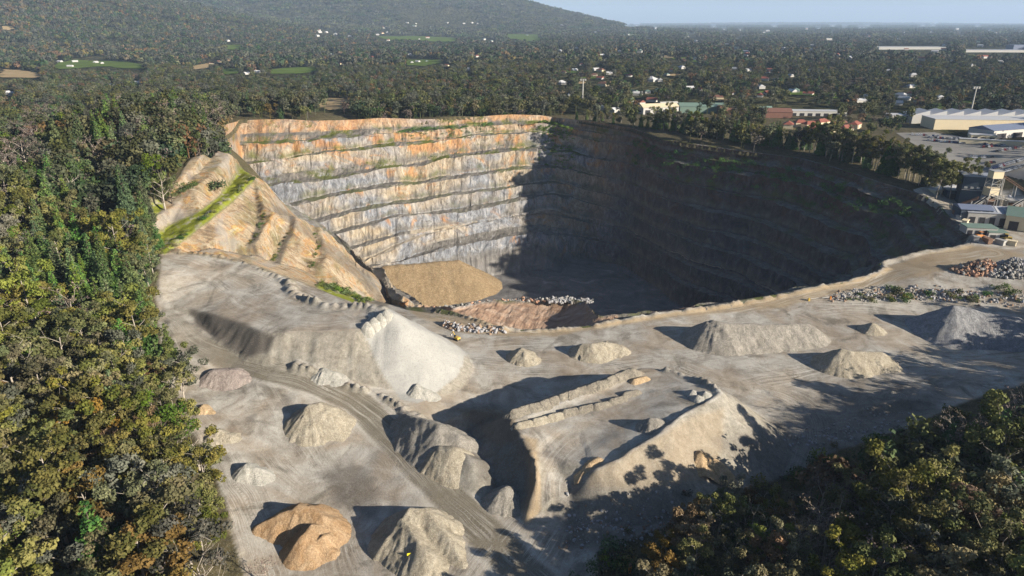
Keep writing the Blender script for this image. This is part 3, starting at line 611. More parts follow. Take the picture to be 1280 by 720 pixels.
iroad[:] += ((colw < 9.5) & (colw >= 0))*(rr == 15)[None, :] + (colw > NB+29)*(rr == 15)[None, :] + ((colw > 19) & (colw < 31))*(rr == 13)[None, :]
iterr[:] = np.clip(iterr, 0, 1); iroad = np.clip(iroad, 0, 1)
# outer skirt meeting the natural ground, inner floor
ox = ring[:, 0, :2] - inw*4.5; sk1 = np.stack([ox[:, 0], ox[:, 1], gh(ox[:, 0], ox[:, 1]) - 0.5], 1)
ox2 = ring[:, 0, :2] - inw*1.2; sk2 = np.stack([ox2[:, 0], ox2[:, 1], .5*ring[:, 0, 2] + .5*gh(ox2[:, 0], ox2[:, 1]) + .2], 1)
fe = PV[:, -1].copy(); flr = []
cc = np.array([fe[:, 0].mean(), fe[:, 1].mean()])
for t in (.04, .10):
    q = fe.copy(); q[:, :2] = fe[:, :2]*(1-t) + cc*t; w = t*10
    q[:, 2] = fe[:, 2]*(1-w) + (FL + 1.5*fbm(q[:, 0]/25, q[:, 1]/25, 301, 4))*w + .6*fbm(q[:, 0]/4, q[:, 1]/4, 303, 3)
    flr.append(q)
ALL = np.concatenate([sk1[:, None], sk2[:, None], PV] + [q[:, None] for q in flr], 1)
nr = ALL.shape[1]; i = np.arange(NC*(nr-1)); c_ = i//(nr-1); r_ = i % (nr-1); c2 = (c_+1) % NC
Q = np.stack([c_*nr+r_, c_*nr+r_+1, c2*nr+r_+1, c2*nr+r_], 1)[:, ::-1]
ex = lambda a: np.concatenate([a[:, :1], a[:, :1], a] + [a[:, -1:]]*len(flr), 1).ravel()
flo = np.zeros((NC, nr)); flo[:, -len(flr):] = 1
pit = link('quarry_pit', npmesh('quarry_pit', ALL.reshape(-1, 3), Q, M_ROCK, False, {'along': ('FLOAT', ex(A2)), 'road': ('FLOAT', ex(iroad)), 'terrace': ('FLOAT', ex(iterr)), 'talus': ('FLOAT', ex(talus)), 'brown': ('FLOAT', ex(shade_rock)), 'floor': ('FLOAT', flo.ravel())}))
tag(pit, kind='structure')
fxx, fyy = np.meshgrid(np.arange(-220, 200, 1.8), np.arange(370, 640, 1.8)); fin_ = inside(fxx, fyy, [tuple(q) for q in fe[::4, :2]])
fzz = FL + .6 + 1.5*fbm(fxx/25, fyy/25, 301, 4) + .6*fbm(fxx/4, fyy/4, 303, 3)
fzz += 16*np.exp(-((fxx-95)/38)**2 - ((fyy-415)/30)**2)                      # mound of blasted rock in the shade
QX = gridquads(*fxx.shape); QX = QX[fin_.ravel()[QX].all(1)]; uu = np.unique(QX); rm = np.zeros(fxx.size, int); rm[uu] = np.arange(len(uu))
one = np.ones(len(uu)); pf = link('pit_floor', npmesh('pit_floor', np.stack([fxx.ravel(), fyy.ravel(), fzz.ravel()], 1)[uu], rm[QX], M_ROCK, True, {'along': ('FLOAT', fxx.ravel()[uu]), 'road': ('FLOAT', one*0), 'terrace': ('FLOAT', one*0), 'talus': ('FLOAT', one*0), 'brown': ('FLOAT', one*0), 'floor': ('FLOAT', one)}))
tag(pf, kind='structure')
# ------------------------------------------------------------------ near ground mesh, cut out over the pit
rimin = RIN.copy()
Dr, _, _ = segdist(X, Y, RIM, True); cut = RIN & (Dr > 0.6)
Hn = np.where(RIN, H - 3.0, H)
QG = gridquads(len(gy), len(gx)); cf = cut.ravel(); QG = QG[~cf[QG].all(1)]
GV = np.stack([X.ravel(), Y.ravel(), np.where(RIN & (Dr > .3), H-2.5, H).ravel()], 1)
used = np.unique(QG); remap = np.zeros(len(GV), np.int64); remap[used] = np.arange(len(used))
fv = np.stack([FU.ravel(), FV.ravel(), FS.ravel()], 1)
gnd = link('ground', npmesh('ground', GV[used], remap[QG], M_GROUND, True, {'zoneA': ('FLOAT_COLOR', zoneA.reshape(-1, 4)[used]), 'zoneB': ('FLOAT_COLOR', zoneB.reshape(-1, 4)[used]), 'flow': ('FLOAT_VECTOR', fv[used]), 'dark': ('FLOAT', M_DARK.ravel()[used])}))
tag(gnd, kind='structure')
# ------------------------------------------------------------------ far terrain
def far_material():
    m = NT('far_woodland', 1.0, 0.0); p = m.pos(); v = m.n('ShaderNodeTexVoronoi'); m.put(v.inputs['Vector'], p); v.inputs['Scale'].default_value = .05
    f = m.noise(p, .012, 8, .75); c = m.ramp(f, [(.3, (.034, .038, .020)), (.5, (.065, .066, .034)), (.62, (.11, .10, .055)), (.72, (.19, .165, .10))])
    c = m.mix(m.rng(v.outputs['Distance'], .2, .8, 0, .4), c, (.018, .022, .013)); m.bump(m.math('ADD', f, m.math('MULTIPLY', v.outputs['Distance'], -1.0)), 1.0, 14.0)
    return m.done(c)
fx_ = np.concatenate([-np.geomspace(345, 30000, 70)[::-1], [NEAR[0]+8], np.linspace(-300, 330, 22), [NEAR[1]-8], np.geomspace(380, 30000, 70)])
fy_ = np.concatenate([-np.geomspace(20, 3000, 14)[::-1], [NEAR[2]+8], np.linspace(100, 690, 20), [NEAR[3]-8], np.geomspace(722, 34000, 150)])
FX, FY = np.meshgrid(fx_, fy_)
nb = (FX > NEAR[0]) & (FX < NEAR[1]) & (FY > NEAR[2]) & (FY < NEAR[3]); FZ = gh(FX, FY); 
edge_in = nb & ((FX < NEAR[0]+10) | (FX > NEAR[1]-10) | (FY < NEAR[2]+10) | (FY > NEAR[3]-10))
FZ = np.where(edge_in, FZ-2.0, FZ)
QF = gridquads(*FX.shape); QF = QF[~nb.ravel()[QF].all(1)]
plainm = link('plain', npmesh('plain', np.stack([FX.ravel(), FY.ravel(), FZ.ravel()], 1), QF, far_material(), True)); tag(plainm, kind='structure')
# ------------------------------------------------------------------ stockpiles
def gravel(name, a, b, dark=.35, sc=1.0):
    m = NT(name, .98, .05); p = m.pos(); f = m.noise(p, 1.8*sc, 6, .75); g = m.noise(m.mapping(p, (.35, .35, .12)), 1.0, 5, .65, .8)
    c = m.mix(m.rng(g, .35, .65), a, b); c = m.mix(m.rng(f, .30, .52, dark, 0), c, tuple(x*.45 for x in a)); h = m.noise(p, 4.5*sc, 3, .8); c = m.mix(m.rng(h, .56, .42, 0, .45), c, tuple(x*.4 for x in a)); c = m.mix(m.rng(h, .56, .70, 0, .5), c, tuple(min(.8, x*1.35) for x in b)); r_ = m.noise(m.mapping(p, (1.3, 1.3, .22)), 1.0, 4, .7, .3); c = m.mix(m.rng(r_, .52, .38, 0, .4), c, tuple(x*.55 for x in a)); m.bump(m.math('ADD', m.math('ADD', f, g), m.math('ADD', h, r_)), .8, .4)
    return m.done(c)
G_BEIGE = gravel('beige_gravel', (0.358, 0.314, 0.237), (0.538, 0.486, 0.384)); G_ORANGE = gravel('orange_sand', (.40, .255, .135), (.56, .41, .26))
G_GREY = gravel('grey_gravel', (0.282, 0.262, 0.224), (0.442, 0.410, 0.358)); G_WHITE = gravel('pale_gravel', (0.410, 0.397, 0.346), (0.563, 0.544, 0.486), .2)
G_PINK = gravel('pinkish_gravel', (0.346, 0.288, 0.256), (0.474, 0.410, 0.365)); G_TAN = gravel('tan_gravel', (0.486, 0.346, 0.198), (0.666, 0.499, 0.320)); G_BLUE = gravel('blue_grey_gravel', (0.256, 0.256, 0.262), (0.422, 0.422, 0.422))
G_LOAD = gravel('brown_grey_gravel', (0.256, 0.230, 0.186), (0.397, 0.358, 0.288))
NP_ = [0]
def pile(crests, mat, label, slope=35, res=.45, rough=1.0, name='gravel_pile', cat='gravel pile', group=None, rmax=None):
    """heap with crest lines given as (px, py, height above ground): slopes at the angle of repose"""
    NP_[0] += 1; sd = NP_[0]*31; W_ = []
    for cr in crests:
        l = []
        for (px, py, h) in cr:
            q = hit(px, py, h); l.append(np.array([q[0], q[1], q[2] + h]))
        W_.append(l)
    al = [q for l in W_ for q in l]; hm = max(q[2] - float(gh(q[0], q[1])) for q in al); mg = hm/math.tan(R(slope))*1.45 + 2
    xs = [q[0] for q in al]; ys = [q[1] for q in al]; x0, x1, y0, y1 = min(xs)-mg, max(xs)+mg, min(ys)-mg, max(ys)+mg
    ux, uy = np.meshgrid(np.arange(x0, x1, res), np.arange(y0, y1, res)); w_x = ux + rough*(.8*fbm(ux/5, uy/5, sd, 3) + .25*fbm(ux/1.2, uy/1.2, sd+4, 2)); w_y = uy + rough*(1.1*fbm(ux/5, uy/5, sd+2, 3) + .25*fbm(ux/1.2, uy/1.2, sd+6, 2))
    hh = np.full(ux.shape, -1e9)
    for k, l in enumerate(W_):
        if len(l) == 1: l = [l[0], l[0] + np.array([.01, 0, 0])]
        Bk, A, D = segmax(w_x, w_y, l, False, [q[2] for q in l], slope); th = np.arctan2(uy-l[0][1], ux-l[0][0])
        rill = .42*rough*fbm(th*7 + A/1.6, D/14, sd+9+k, 3)*np.clip(D/2.5, 0, 1); hh = np.maximum(hh, Bk - .35*np.exp(-D*1.3) + rill - (0 if rmax is None else np.maximum(D-rmax, 0)*3))
    g = gh(ux, uy); k_ = hh > g - .25; hh = np.maximum(hh, g-.25) + .05*fbm(ux*2, uy*2, sd+20, 2)
    Qp = gridquads(*ux.shape); Qp = Qp[k_.ravel()[Qp].any(1)]; u_ = np.unique(Qp); r_ = np.zeros(ux.size, int); r_[u_] = np.arange(len(u_))
    cx, cy = float(np.mean(xs)), float(np.mean(ys)); cz = float(gh(cx, cy))
    o = link(name, npmesh(name, np.stack([ux.ravel()-cx, uy.ravel()-cy, hh.ravel()-cz], 1)[u_], r_[Qp], mat, True), loc=(cx, cy, cz))
    return tag(o, label, cat, group)
pile([[(386,505,6.2),(398,503,6.4),(406,506,5.8)],[(388,507,5.8),(368,530,1.6)],[(408,506,5.4),(424,516,3),(432,524,1.4)],[(400,506,5.8),(396,524,2.4)],[(392,506,5.8),(380,527,2)]], G_BEIGE, 'large beige gravel pile with ridged spurs in the yard left of the haul road', slope=38, res=.35)
pile([[(372,629,6.6),(385,631,6.6),(402,643,5.6),(412,655,4)],[(376,632,6.2),(350,640,4.6),(322,656,1.8)],[(390,655,5.6),(378,668,5.2),(372,688,2.5)],[(404,668,4.4),(412,684,2)]], G_ORANGE, 'big orange sand pile with scooped hollows near the bottom of the yard', name='sand_pile', cat='sand pile', slope=39, res=.35)
pile([[(512,635,7),(530,635,6.6),(556,664,4.2),(578,700,1.2)],[(500,648,6.2),(512,662,6.0),(530,688,5.0),(540,712,2.2)],[(500,652,5.8),(485,668,4),(472,690,1.2)],[(540,640,5.6),(560,650,3.6)]], G_BEIGE, 'grey and cream gravel pile with flat-topped ridges beside the yellow marker sign', slope=40, res=.35)
pile([[(268,460,3.0),(290,460,3.2),(302,467,1.8)],[(272,462,2.8),(254,474,1.1)]], G_PINK, 'low pinkish grey gravel pile below the platform bank', slope=30)
pile([[(255,505,2.0),(264,511,1.0)]], G_TAN, 'small tan pile at the forest edge, above the white pile', res=.3)
pile([[(272,536,2.6),(286,541,1.6)],[(262,543,1.8)]], G_BEIGE, 'small cream pile at the forest edge between the tan pile and the chalky pile', slope=32, res=.3)
pile([[(308,578,3.4),(318,582,3.0)],[(302,590,1.8),(315,598,1.0)]], G_WHITE, 'rounded whitish pile at the forest edge above the orange sand', slope=36, res=.3)
pile([[(508,517,3.2),(528,522,3.8),(550,530,3.8),(572,542,3.2),(586,552,2)],[(548,532,3.8),(545,552,1.4)],[(533,525,3.6),(518,548,.8)]], G_GREY, 'long rilled grey pile along the haul road, beside the dark hollow', slope=36)
pile([[(550,556,3.4),(568,557,3.4)],[(560,557,3.4),(556,574,1.6)]], G_BEIGE, 'pale cream heap dumped against the end of the long grey pile', slope=37)
pile([[(631,608,4.6)],[(634,610,4.2),(640,625,1.5)]], G_GREY, 'small grey conical pile at the foot of the brown bank', res=.35)
pile([[(653,434,4.6),(657,437,4.2)]], G_BEIGE, 'small round beige pile alone in the middle of the yard', res=.4)
pile([[(728,428,4.6),(742,428,5.2),(758,427,4.6),(775,430,3.2)],[(735,430,4.6),(728,440,2)],[(750,429,4.6),(752,442,2)],[(765,430,3.8),(772,440,1.5)],[(758,426,4.4),(766,430,3.2)]], G_BEIGE, 'ridged pale pile right of the small round beige pile', slope=37, res=.45)
pile([[(892,399,9.5),(906,403,9.2)],[(905,403,9),(960,404,8),(1012,404,6.5)],[(884,401,8.8),(872,418,4)],[(900,404,9),(905,428,3)]], G_GREY, 'long flat-topped grey stockpile in the right half of the yard', slope=36, res=.6)
pile([[(1091,402,3.8)]], G_BEIGE, 'small pale conical pile right of the long grey stockpile', res=.4)
pile([[(1052,435,7),(1064,438,6.8)],[(1064,438,6.5),(1104,440,5.0)],[(1066,439,6.5),(1066,452,3)]], G_BEIGE, 'beige flat-topped stockpile in front of the long grey one', slope=36, res=.5)
pile([[(1194,381,12),(1208,383,11.5),(1232,390,10),(1276,396,9)],[(1196,383,11.5),(1165,390,7)],[(1200,386,11),(1205,405,5)]], G_BLUE, 'big shaded blue-grey stockpile at the right edge of the yard', slope=36, res=.6)
pile([[(814,521,3.2),(822,522,2.8)]], G_GREY, 'pointed grey heap on the raised pad', slope=38, res=.3, rmax=4.2)
pile([[(737,577,1.2),(748,571,1.2)]], G_TAN, 'brown heap at the near left corner of the raised pad', slope=36, res=.35)
pile([[(522,479,2.4),(530,484,2)]], G_WHITE, 'small eroded white heap at the foot of the white cone', res=.3)
pile([[(403,459,1.6),(416,463,1.2)]], G_WHITE, 'white smear of gravel against the platform bank', slope=30, res=.3)
pile([[(876,562,2.2),(893,572,1)]], G_TAN, 'orange-tan pointed heap below the raised pad bank', slope=38, res=.35)
pile([[(1118,488,2.2),(1126,490,1.8)]], G_GREY, 'low grey heap in the shade near the right forest', res=.35)
for i_, (px, py) in enumerate([(458,404.5),(467,399),(475,393.5),(482,389)]):
    pile([[(px, py-3.5, 1.9)]], G_WHITE, 'white load tipped at the top of the white cone, %s' % ['lowest of four','second from below','third from below','topmost of four'][i_], slope=38, res=.2, rough=.5, rmax=2.3, name='tipped_load', cat='gravel load', group='white loads tipped at the cone edge')
for i_, (px, py) in enumerate([(866,490),(882,491.5),(873,497)]):
    pile([[(px, py-4, 1.9)]], G_WHITE, 'tipped white load on the raised pad, %s' % ['upper left of three','upper right of three','lowest of three'][i_], slope=38, res=.2, rough=.5, rmax=2.3, name='tipped_load', cat='gravel load', group='white loads tipped on the raised pad')
# row of loads along the far edge of the raised pad
def lerp2(l, n):
    l = [np.array(q, float) for q in l]; L = np.concatenate([[0], np.cumsum([np.linalg.norm(b-a) for a, b in zip(l[:-1], l[1:])])]); t = np.linspace(0, L[-1], n)
    return [tuple(np.interp(v, L, [q[k] for q in l]) for k in range(2)) for v in t]
ORD = ['first','second','third','fourth','fifth','sixth','seventh','eighth','ninth','tenth','eleventh','twelfth','thirteenth','fourteenth','fifteenth','sixteenth','seventeenth','eighteenth','nineteenth','twentieth']
rowp = lerp2([(644,516),(690,502),(730,488),(770,473),(786,466)], 13)
for i_, (px, py) in enumerate(rowp):
    m_ = G_LOAD
    pile([[(px-4.5, py-5, 2.5),(px+4.5, py-8, 2.4)]], m_, 'tipped load in the far row on the raised pad, %s from its left end' % ORD[i_], slope=40, res=.22, rough=.9, rmax=2.6, name='tipped_load', cat='gravel load', group='loads in the far row on the raised pad')
rowq = lerp2([(655,529),(700,517),(718,511),(745,507),(772,499),(790,490),(800,474)], 9)
for i_, (px, py) in enumerate(rowq):
    m_ = [G_BEIGE, G_BEIGE, G_BEIGE, G_LOAD, G_LOAD, G_LOAD, G_LOAD, G_LOAD, G_TAN][i_]
    pile([[(px-7, py-2, 1.6),(px+7, py-5, 1.5)]], m_, 'low load in the near row on the raised pad, %s from its left end' % ORD[i_], slope=40, res=.25, rough=.4, rmax=2.6, name='tipped_load', cat='gravel load', group='loads in the near row on the raised pad')
# tan fan of rubble at the foot of the back wall
def fan():
    crest = [P(480,333,-57), P(500,331.5,-57), P(545,327.5,-57), P(572,325.5,-57.5)]
    ux, uy = np.meshgrid(np.arange(-175, 30, 1.3), np.arange(420, 580, 1.3)); D, V, A = segdist(ux + 1.5*fbm(ux/8, uy/8, 3), uy + 1.5*fbm(ux/8, uy/8, 4), crest, False, [q[2] for q in crest])
    hh = V - np.maximum(D-1.5, 0)*math.tan(R(33)) + .8*fbm(A/4, D/30, 8, 3); k_ = hh > FL-1; Qp = gridquads(*ux.shape); Qp = Qp[k_.ravel()[Qp].all(1)]; u_ = np.unique(Qp); r_ = np.zeros(ux.size, int); r_[u_] = np.arange(len(u_))
    tag(link('rubble_slope', npmesh('rubble_slope', np.stack([ux.ravel(), uy.ravel(), hh.ravel()], 1)[u_], r_[Qp], gravel('tan_rubble', (.26, .185, .105), (.38, .29, .175), .4, .4))), kind='structure')
fan()
# ------------------------------------------------------------------ rocks
def rock_mesh(name, seed, mat, r=1.0):
    import bmesh
    bm = bmesh.new(); bmesh.ops.create_icosphere(bm, subdivisions=1, radius=r); rg = random.Random(seed)
    for v in bm.verts: v.co *= rg.uniform(.65, 1.15); v.co.z *= .75
    me = bpy.data.meshes.new(name); bm.to_mesh(me); bm.free(); me.materials.append(mat); return me
K_PALE = plain('pale_rock', (.27, .26, .24), .9, .35, .8); K_PINK = plain('pink_rock', (.42, .25, .165), .9, .35, .6); K_GREY = plain('grey_rock', (.33, .325, .33), .9, .35, .8); K_BR = plain('brown_rock', (.27, .19, .135), .9, .3, .8)
def rockheap(cnt, regionfn, mats, name, label, smin, smax, cat, seed, kind=None):
    """a heap of boulders: the mound and its boulders; largest boulders are parts, the rest one joined part"""
    rg = random.Random(seed); pts = [regionfn(rg) for _ in range(cnt)]; root = bpy.data.objects.new(name, None); COL.objects.link(root)
    c = np.mean([p[:3] for p in pts], 0); root.location = c; tag(root, label, cat); sizes = sorted([rg.uniform(smin, smax)*rg.uniform(.6, 1) for _ in pts], reverse=True)
    ms = [rock_mesh('rock', seed*10+i, m) for i, m in enumerate(mats*2)]; vs, fs = [], []; nv = 0
    for i, (p, s_) in enumerate(zip(pts, sizes)):
        me = ms[rg.randrange(len(ms))]; rot = (rg.uniform(0, 6), rg.uniform(0, 6), rg.uniform(0, 6))
        if i < 140: link('rock', me, root, loc=(p[0]-c[0], p[1]-c[1], p[2]-c[2]+s_*.25), rot=rot, scale=s_)
        else:
            from mathutils import Euler
            E = np.array(Euler(rot).to_matrix()); v = np.array([q.co for q in me.vertices])@E.T*s_ + np.array([p[0]-c[0], p[1]-c[1], p[2]-c[2]+s_*.25]); vs.append(v); fs.append(np.array([q.vertices[:] for q in me.polygons])+nv); nv += len(v)
    if vs: tag(link('small_rocks', npmesh('small_rocks', np.concatenate(vs), np.concatenate(fs), mats[0], False), root), kind='stuff')
    return root
def heapfn(px, py, rx, ry, h):
    c = hit(px, py)
    def f(rg):
        while True:
            a, b = rg.uniform(-1, 1), rg.uniform(-1, 1)
            if a*a+b*b < 1: break
        x, y = c[0]+a*rx, c[1]+b*ry; return (x, y, float(gh(x, y)) + h*(1-(a*a+b*b)**.5)*rg.uniform(.75, 1))
    return f
rockheap(520, heapfn(1228,338,15,8,6), [K_PINK, K_BR, K_PALE], 'rock_heap', 'heap of orange-brown boulders beside the tan haul road', .5, 1.3, 'rock heap', 1)
rockheap(520, heapfn(1266,340,15,9,7), [K_PALE, K_GREY], 'rock_heap', 'heap of pale grey boulders at the right edge, beside the orange one', .5, 1.4, 'rock heap', 2)
def linefn(l, w, dz=0.0, z=None):
    l = [hit(*q) if z is None else P(q[0], q[1], z) for q in l]
    def f(rg):
        i = rg.randrange(len(l)-1); t = rg.random(); x = l[i][0]*(1-t)+l[i+1][0]*t + rg.gauss(0, w); y = l[i][1]*(1-t)+l[i+1][1]*t + rg.gauss(0, w)
        return (x, y, (float(gh(x, y)) if z is None else z) + dz)
    return f
rockheap(260, linefn([(530,387),(565,385),(600,379),(640,376),(690,375.5)], 1.1, z=-10.6), [K_PALE, K_PINK], 'rock_row', 'row of boulders along the far edge of the pinkish terrace in the pit', .4, 1.2, 'rock row', 3)
rockheap(190, linefn([(690,376),(715,375.5),(738,377)], 1.7, z=-9.6), [K_PALE, K_GREY], 'rock_row', 'pale rocks at the right tip of the pinkish terrace', .5, 1.3, 'rock row', 4)
rockheap(420, linefn([(1045,374),(1080,368),(1120,366),(1160,368)], 2.2), [K_PALE, K_GREY, K_BR], 'rock_bank', 'pale rocky bank between the tan haul road and the yard', .35, 1.0, 'rock bank', 5)
rockheap(300, linefn([(1160,368),(1200,370),(1278,374)], 2.4), [K_GREY, K_BR], 'rock_bank', 'overgrown rocky bank at the right edge below the boulder heaps', .35, 1.0, 'rock bank', 6)
rockheap(200, linefn([(556,405),(575,411),(600,413),(630,413)], 1.2), [K_GREY, K_BR], 'rock_row', 'dark rock windrow beside the tan track at the pit edge', .4, 1.3, 'rock row', 7)
rockheap(260, linefn([(710,665),(740,655),(790,665),(830,650),(870,640)], 3), [K_GREY, K_BR], 'rubble_bank', 'rubble and debris in the tree shade below the raised pad', .2, .7, 'rubble', 8)
rockheap(200, linefn([(1000,560),(1040,545),(1080,535),(1130,525)], 3), [K_PALE, K_GREY], 'rubble_bank', 'rubble strewn in the shade along the forest edge right of the raised pad', .2, .8, 'rubble', 9)
# ------------------------------------------------------------------ vegetation: kinds of tree
def leafmat(name, a, b, trans=.12):
    m = NT(name, .75, .15); oi = m.n('ShaderNodeObjectInfo').outputs['Random']; t = m.attr('tint')
    c = m.mix(t, a, b); q = m.n('ShaderNodeHueSaturation'); m.put(q.inputs['Hue'], m.rng(oi, 0, 1, .465, .53)); m.put(q.inputs['Saturation'], m.rng(m.math('FRACT', m.math('MULTIPLY', oi, 7.3)), 0, 1, .65, 1.15)); m.put(q.inputs['Value'], m.rng(m.math('FRACT', m.math('MULTIPLY', oi, 13.7)), 0, 1, .65, 1.35)); m.put(q.inputs['Color'], c)
    tr = m.n('ShaderNodeBsdfTranslucent'); m.put(tr.inputs[0], q.outputs[0]); ms = m.n('ShaderNodeMixShader'); ms.inputs[0].default_value = trans
    m.t.links.new(m.b.outputs[0], ms.inputs[1]); m.t.links.new(tr.outputs[0], ms.inputs[2]); m.t.links.new(ms.outputs[0], m.t.nodes['Material Output'].inputs['Surface'])
    return m.done(q.outputs[0])
L_GUM = leafmat('gum_leaves', (.075, .090, .022), (.21, .20, .055)); L_BRONZE = leafmat('bronze_leaves', (.12, .085, .026), (.25, .175, .06))
L_PINE = leafmat('pine_needles', (.040, .085, .022), (.125, .19, .045), .06); L_LIME = leafmat('bright_leaves', (.060, .10, .018), (.13, .18, .035)); L_GREYG = leafmat('grey_green_leaves', (.065, .072, .045), (.155, .155, .105))
L_DRY = leafmat('dry_twigs', (.10, .075, .058), (.20, .155, .13), .02); L_RED = leafmat('autumn_leaves', (.20, .055, .025), (.34, .13, .05)); L_GRASS = leafmat('grass_blades', (.07, .09, .02), (.19, .19, .05))
B_PALE = plain('pale_bark', (.34, .30, .25), .9, .25, 2.0); B_DARK = plain('dark_bark', (.11, .085, .065), .95, .25, 2.0)
def leaf_cloud(rg, cl, n_per, size, flat=.7, bias=.6):
    """leaf quads spread through clumps (centre, radius): faces turned roughly outwards"""
    V, T = [], []
    for (c, r, t) in cl:
        n = max(3, int(n_per*(r*r))); d = rg.normal(size=(n, 3)); d /= np.linalg.norm(d, axis=1)[:, None]+1e-9; rad = r*rg.uniform(.35, 1, n)**.6
        p = np.array(c) + d*rad[:, None]*np.array([1, 1, flat]); nn = d*bias + rg.normal(size=(n, 3))*.55 + [0, 0, .25]; nn /= np.linalg.norm(nn, axis=1)[:, None]+1e-9
        u = np.cross(nn, rg.normal(size=(n, 3))); u /= np.linalg.norm(u, axis=1)[:, None]+1e-9; w = np.cross(nn, u); s_ = size*rg.uniform(.6, 1.3, n)[:, None]
        V.append(np.stack([p-u*s_-w*s_*.55, p+u*s_-w*s_*.55, p+u*s_*.7+w*s_*.6, p-u*s_*.7+w*s_*.6], 1).reshape(-1, 3)); T.append(np.repeat(np.clip(t + rg.uniform(-.2, .2, n), 0, 1), 4))
    V = np.concatenate(V); return V, np.arange(len(V)).reshape(-1, 4), np.concatenate(T)
def limbs(rg, Ht, spread, start=.35, n=8, rad=.35, levels=2, up=.55):
    """tapered trunk with branching limbs; returns the mesh builder and the limb tips"""
    b = MB(); tips = []; bend = rg.normal(size=2)*.04*Ht
    def tp(t): return np.array([bend[0]*t*t, bend[1]*t*t, Ht*t])
    ks = [0, .25, .5, .72, .9]
    for i in range(4): b.bar(tp(ks[i]), tp(ks[i+1]), rad*(1-ks[i]*.8), rad*(1-ks[i+1]*.8), 6)
    tips.append((tp(.93), 1.0))
    def grow(p, d, L, r, lv):
        q = p + d*L*.55; q2 = q + (d*.8 + rg.normal(size=3)*.22 + [0, 0, .12])*L*.45
        b.bar(p, q, r, r*.7, 5); b.bar(q, q2, r*.7, r*.4, 4)
        tips.append((q2, .9)); 
        if lv > 0:
            tips.append((q + rg.normal(size=3)*L*.1, .6))
            for _ in range(2 if lv > 1 else 3):
                dd = d + rg.normal(size=3)*.5; dd[2] = abs(dd[2])*.8; dd /= np.linalg.norm(dd); grow(q if rg.random() < .5 else q2, dd, L*.55, r*.45, lv-1)
    for i in range(n):
        t = start + (1-start)*.92*(i+.5)/n; a = i*2.4 + rg.uniform(-.4, .4); e = up*(.6+.8*t); d = np.array([math.cos(a), math.sin(a), e]); d /= np.linalg.norm(d)
        grow(tp(t), d, spread*(1.08-.55*abs(t-.55))*rg.uniform(.75, 1.15), rad*.42*(1-t*.5), levels-1)
    return b, tips
def gum(seed, Ht=21, spread=5.0, leaf=L_GUM, bark=B_PALE, dens=34, lsz=.33, start=.34, n=9, cr=2.0):
    rg = np.random.default_rng(seed); b, tips = limbs(rg, Ht, spread, start, n)
    cl = [(p + rg.normal(size=3)*.25, cr*rg.uniform(.6, 1.15)*w, rg.uniform(.1, .9)) for p, w in tips]
    V, Q_, T = leaf_cloud(rg, cl, dens, lsz, .72, .9); return b.mesh('trunk', bark, True), npmesh('crown', V, Q_, leaf, False, {'tint': ('FLOAT', T)})
def pine(seed, Ht=23, rad=4.2, leaf=L_PINE, dens=34, lsz=.32, base=.10, irr=.25):
    rg = np.random.default_rng(seed); b = MB(); b.bar((0, 0, 0), (0, 0, Ht*.5), .32, .2, 6); b.bar((0, 0, Ht*.5), (0, 0, Ht*.97), .2, .04, 5); cl = []
    z = Ht*base
    while z < Ht*.985:
        t = z/Ht; r = rad*(1-t)**.75*1.15 + .25; n = max(3, int(5.5*r/1.6)); a0 = rg.uniform(0, 6)
        for k in range(n):
            a = a0 + k*2*math.pi/n + rg.uniform(-.25, .25); rr_ = r*rg.uniform(1-irr*1.6, 1.05); c = np.array([math.cos(a)*rr_*.72, math.sin(a)*rr_*.72, z - rr_*.12 + rg.uniform(-.4, .4)])
            cl.append((c, max(.5, rr_*.40), rg.uniform(0, 1))); 
            if t > .2 and k % 2 == 0: b.bar((0, 0, z), c, .06, .02, 3)
        z += .95 + (1-t)*.5
    V, Q_, T = leaf_cloud(rg, cl, dens, lsz, .75, .5); return b.mesh('trunk', B_DARK, True), npmesh('crown', V, Q_, leaf, False, {'tint': ('FLOAT', T)})
def bare(seed, Ht=17, spread=6.5, twigs=True, bark=B_PALE):
    rg = np.random.default_rng(seed); b, tips = limbs(rg, Ht, spread, .25, 9, .42, 3, .8); cr = None
    if twigs:
        cl = [(p, 1.5*rg.uniform(.5, 1), rg.uniform(0, 1)) for p, w in tips]; V, Q_, T = leaf_cloud(rg, cl, 3.2, .26); cr = npmesh('crown', V, Q_, L_DRY, False, {'tint': ('FLOAT', T)})
    return b.mesh('trunk', bark, True), cr
def bush(seed, r=2.2, leaf=L_GUM, dens=20):
    rg = np.random.default_rng(seed); cl = [(np.array([rg.uniform(-1, 1)*r*.6, rg.uniform(-1, 1)*r*.6, r*rg.uniform(.25, .8)]), r*rg.uniform(.35, .6), rg.uniform(0, 1)) for _ in range(9)]
    V, Q_, T = leaf_cloud(rg, cl, dens, .22); return npmesh('shrub', V, Q_, leaf, False, {'tint': ('FLOAT', T)})
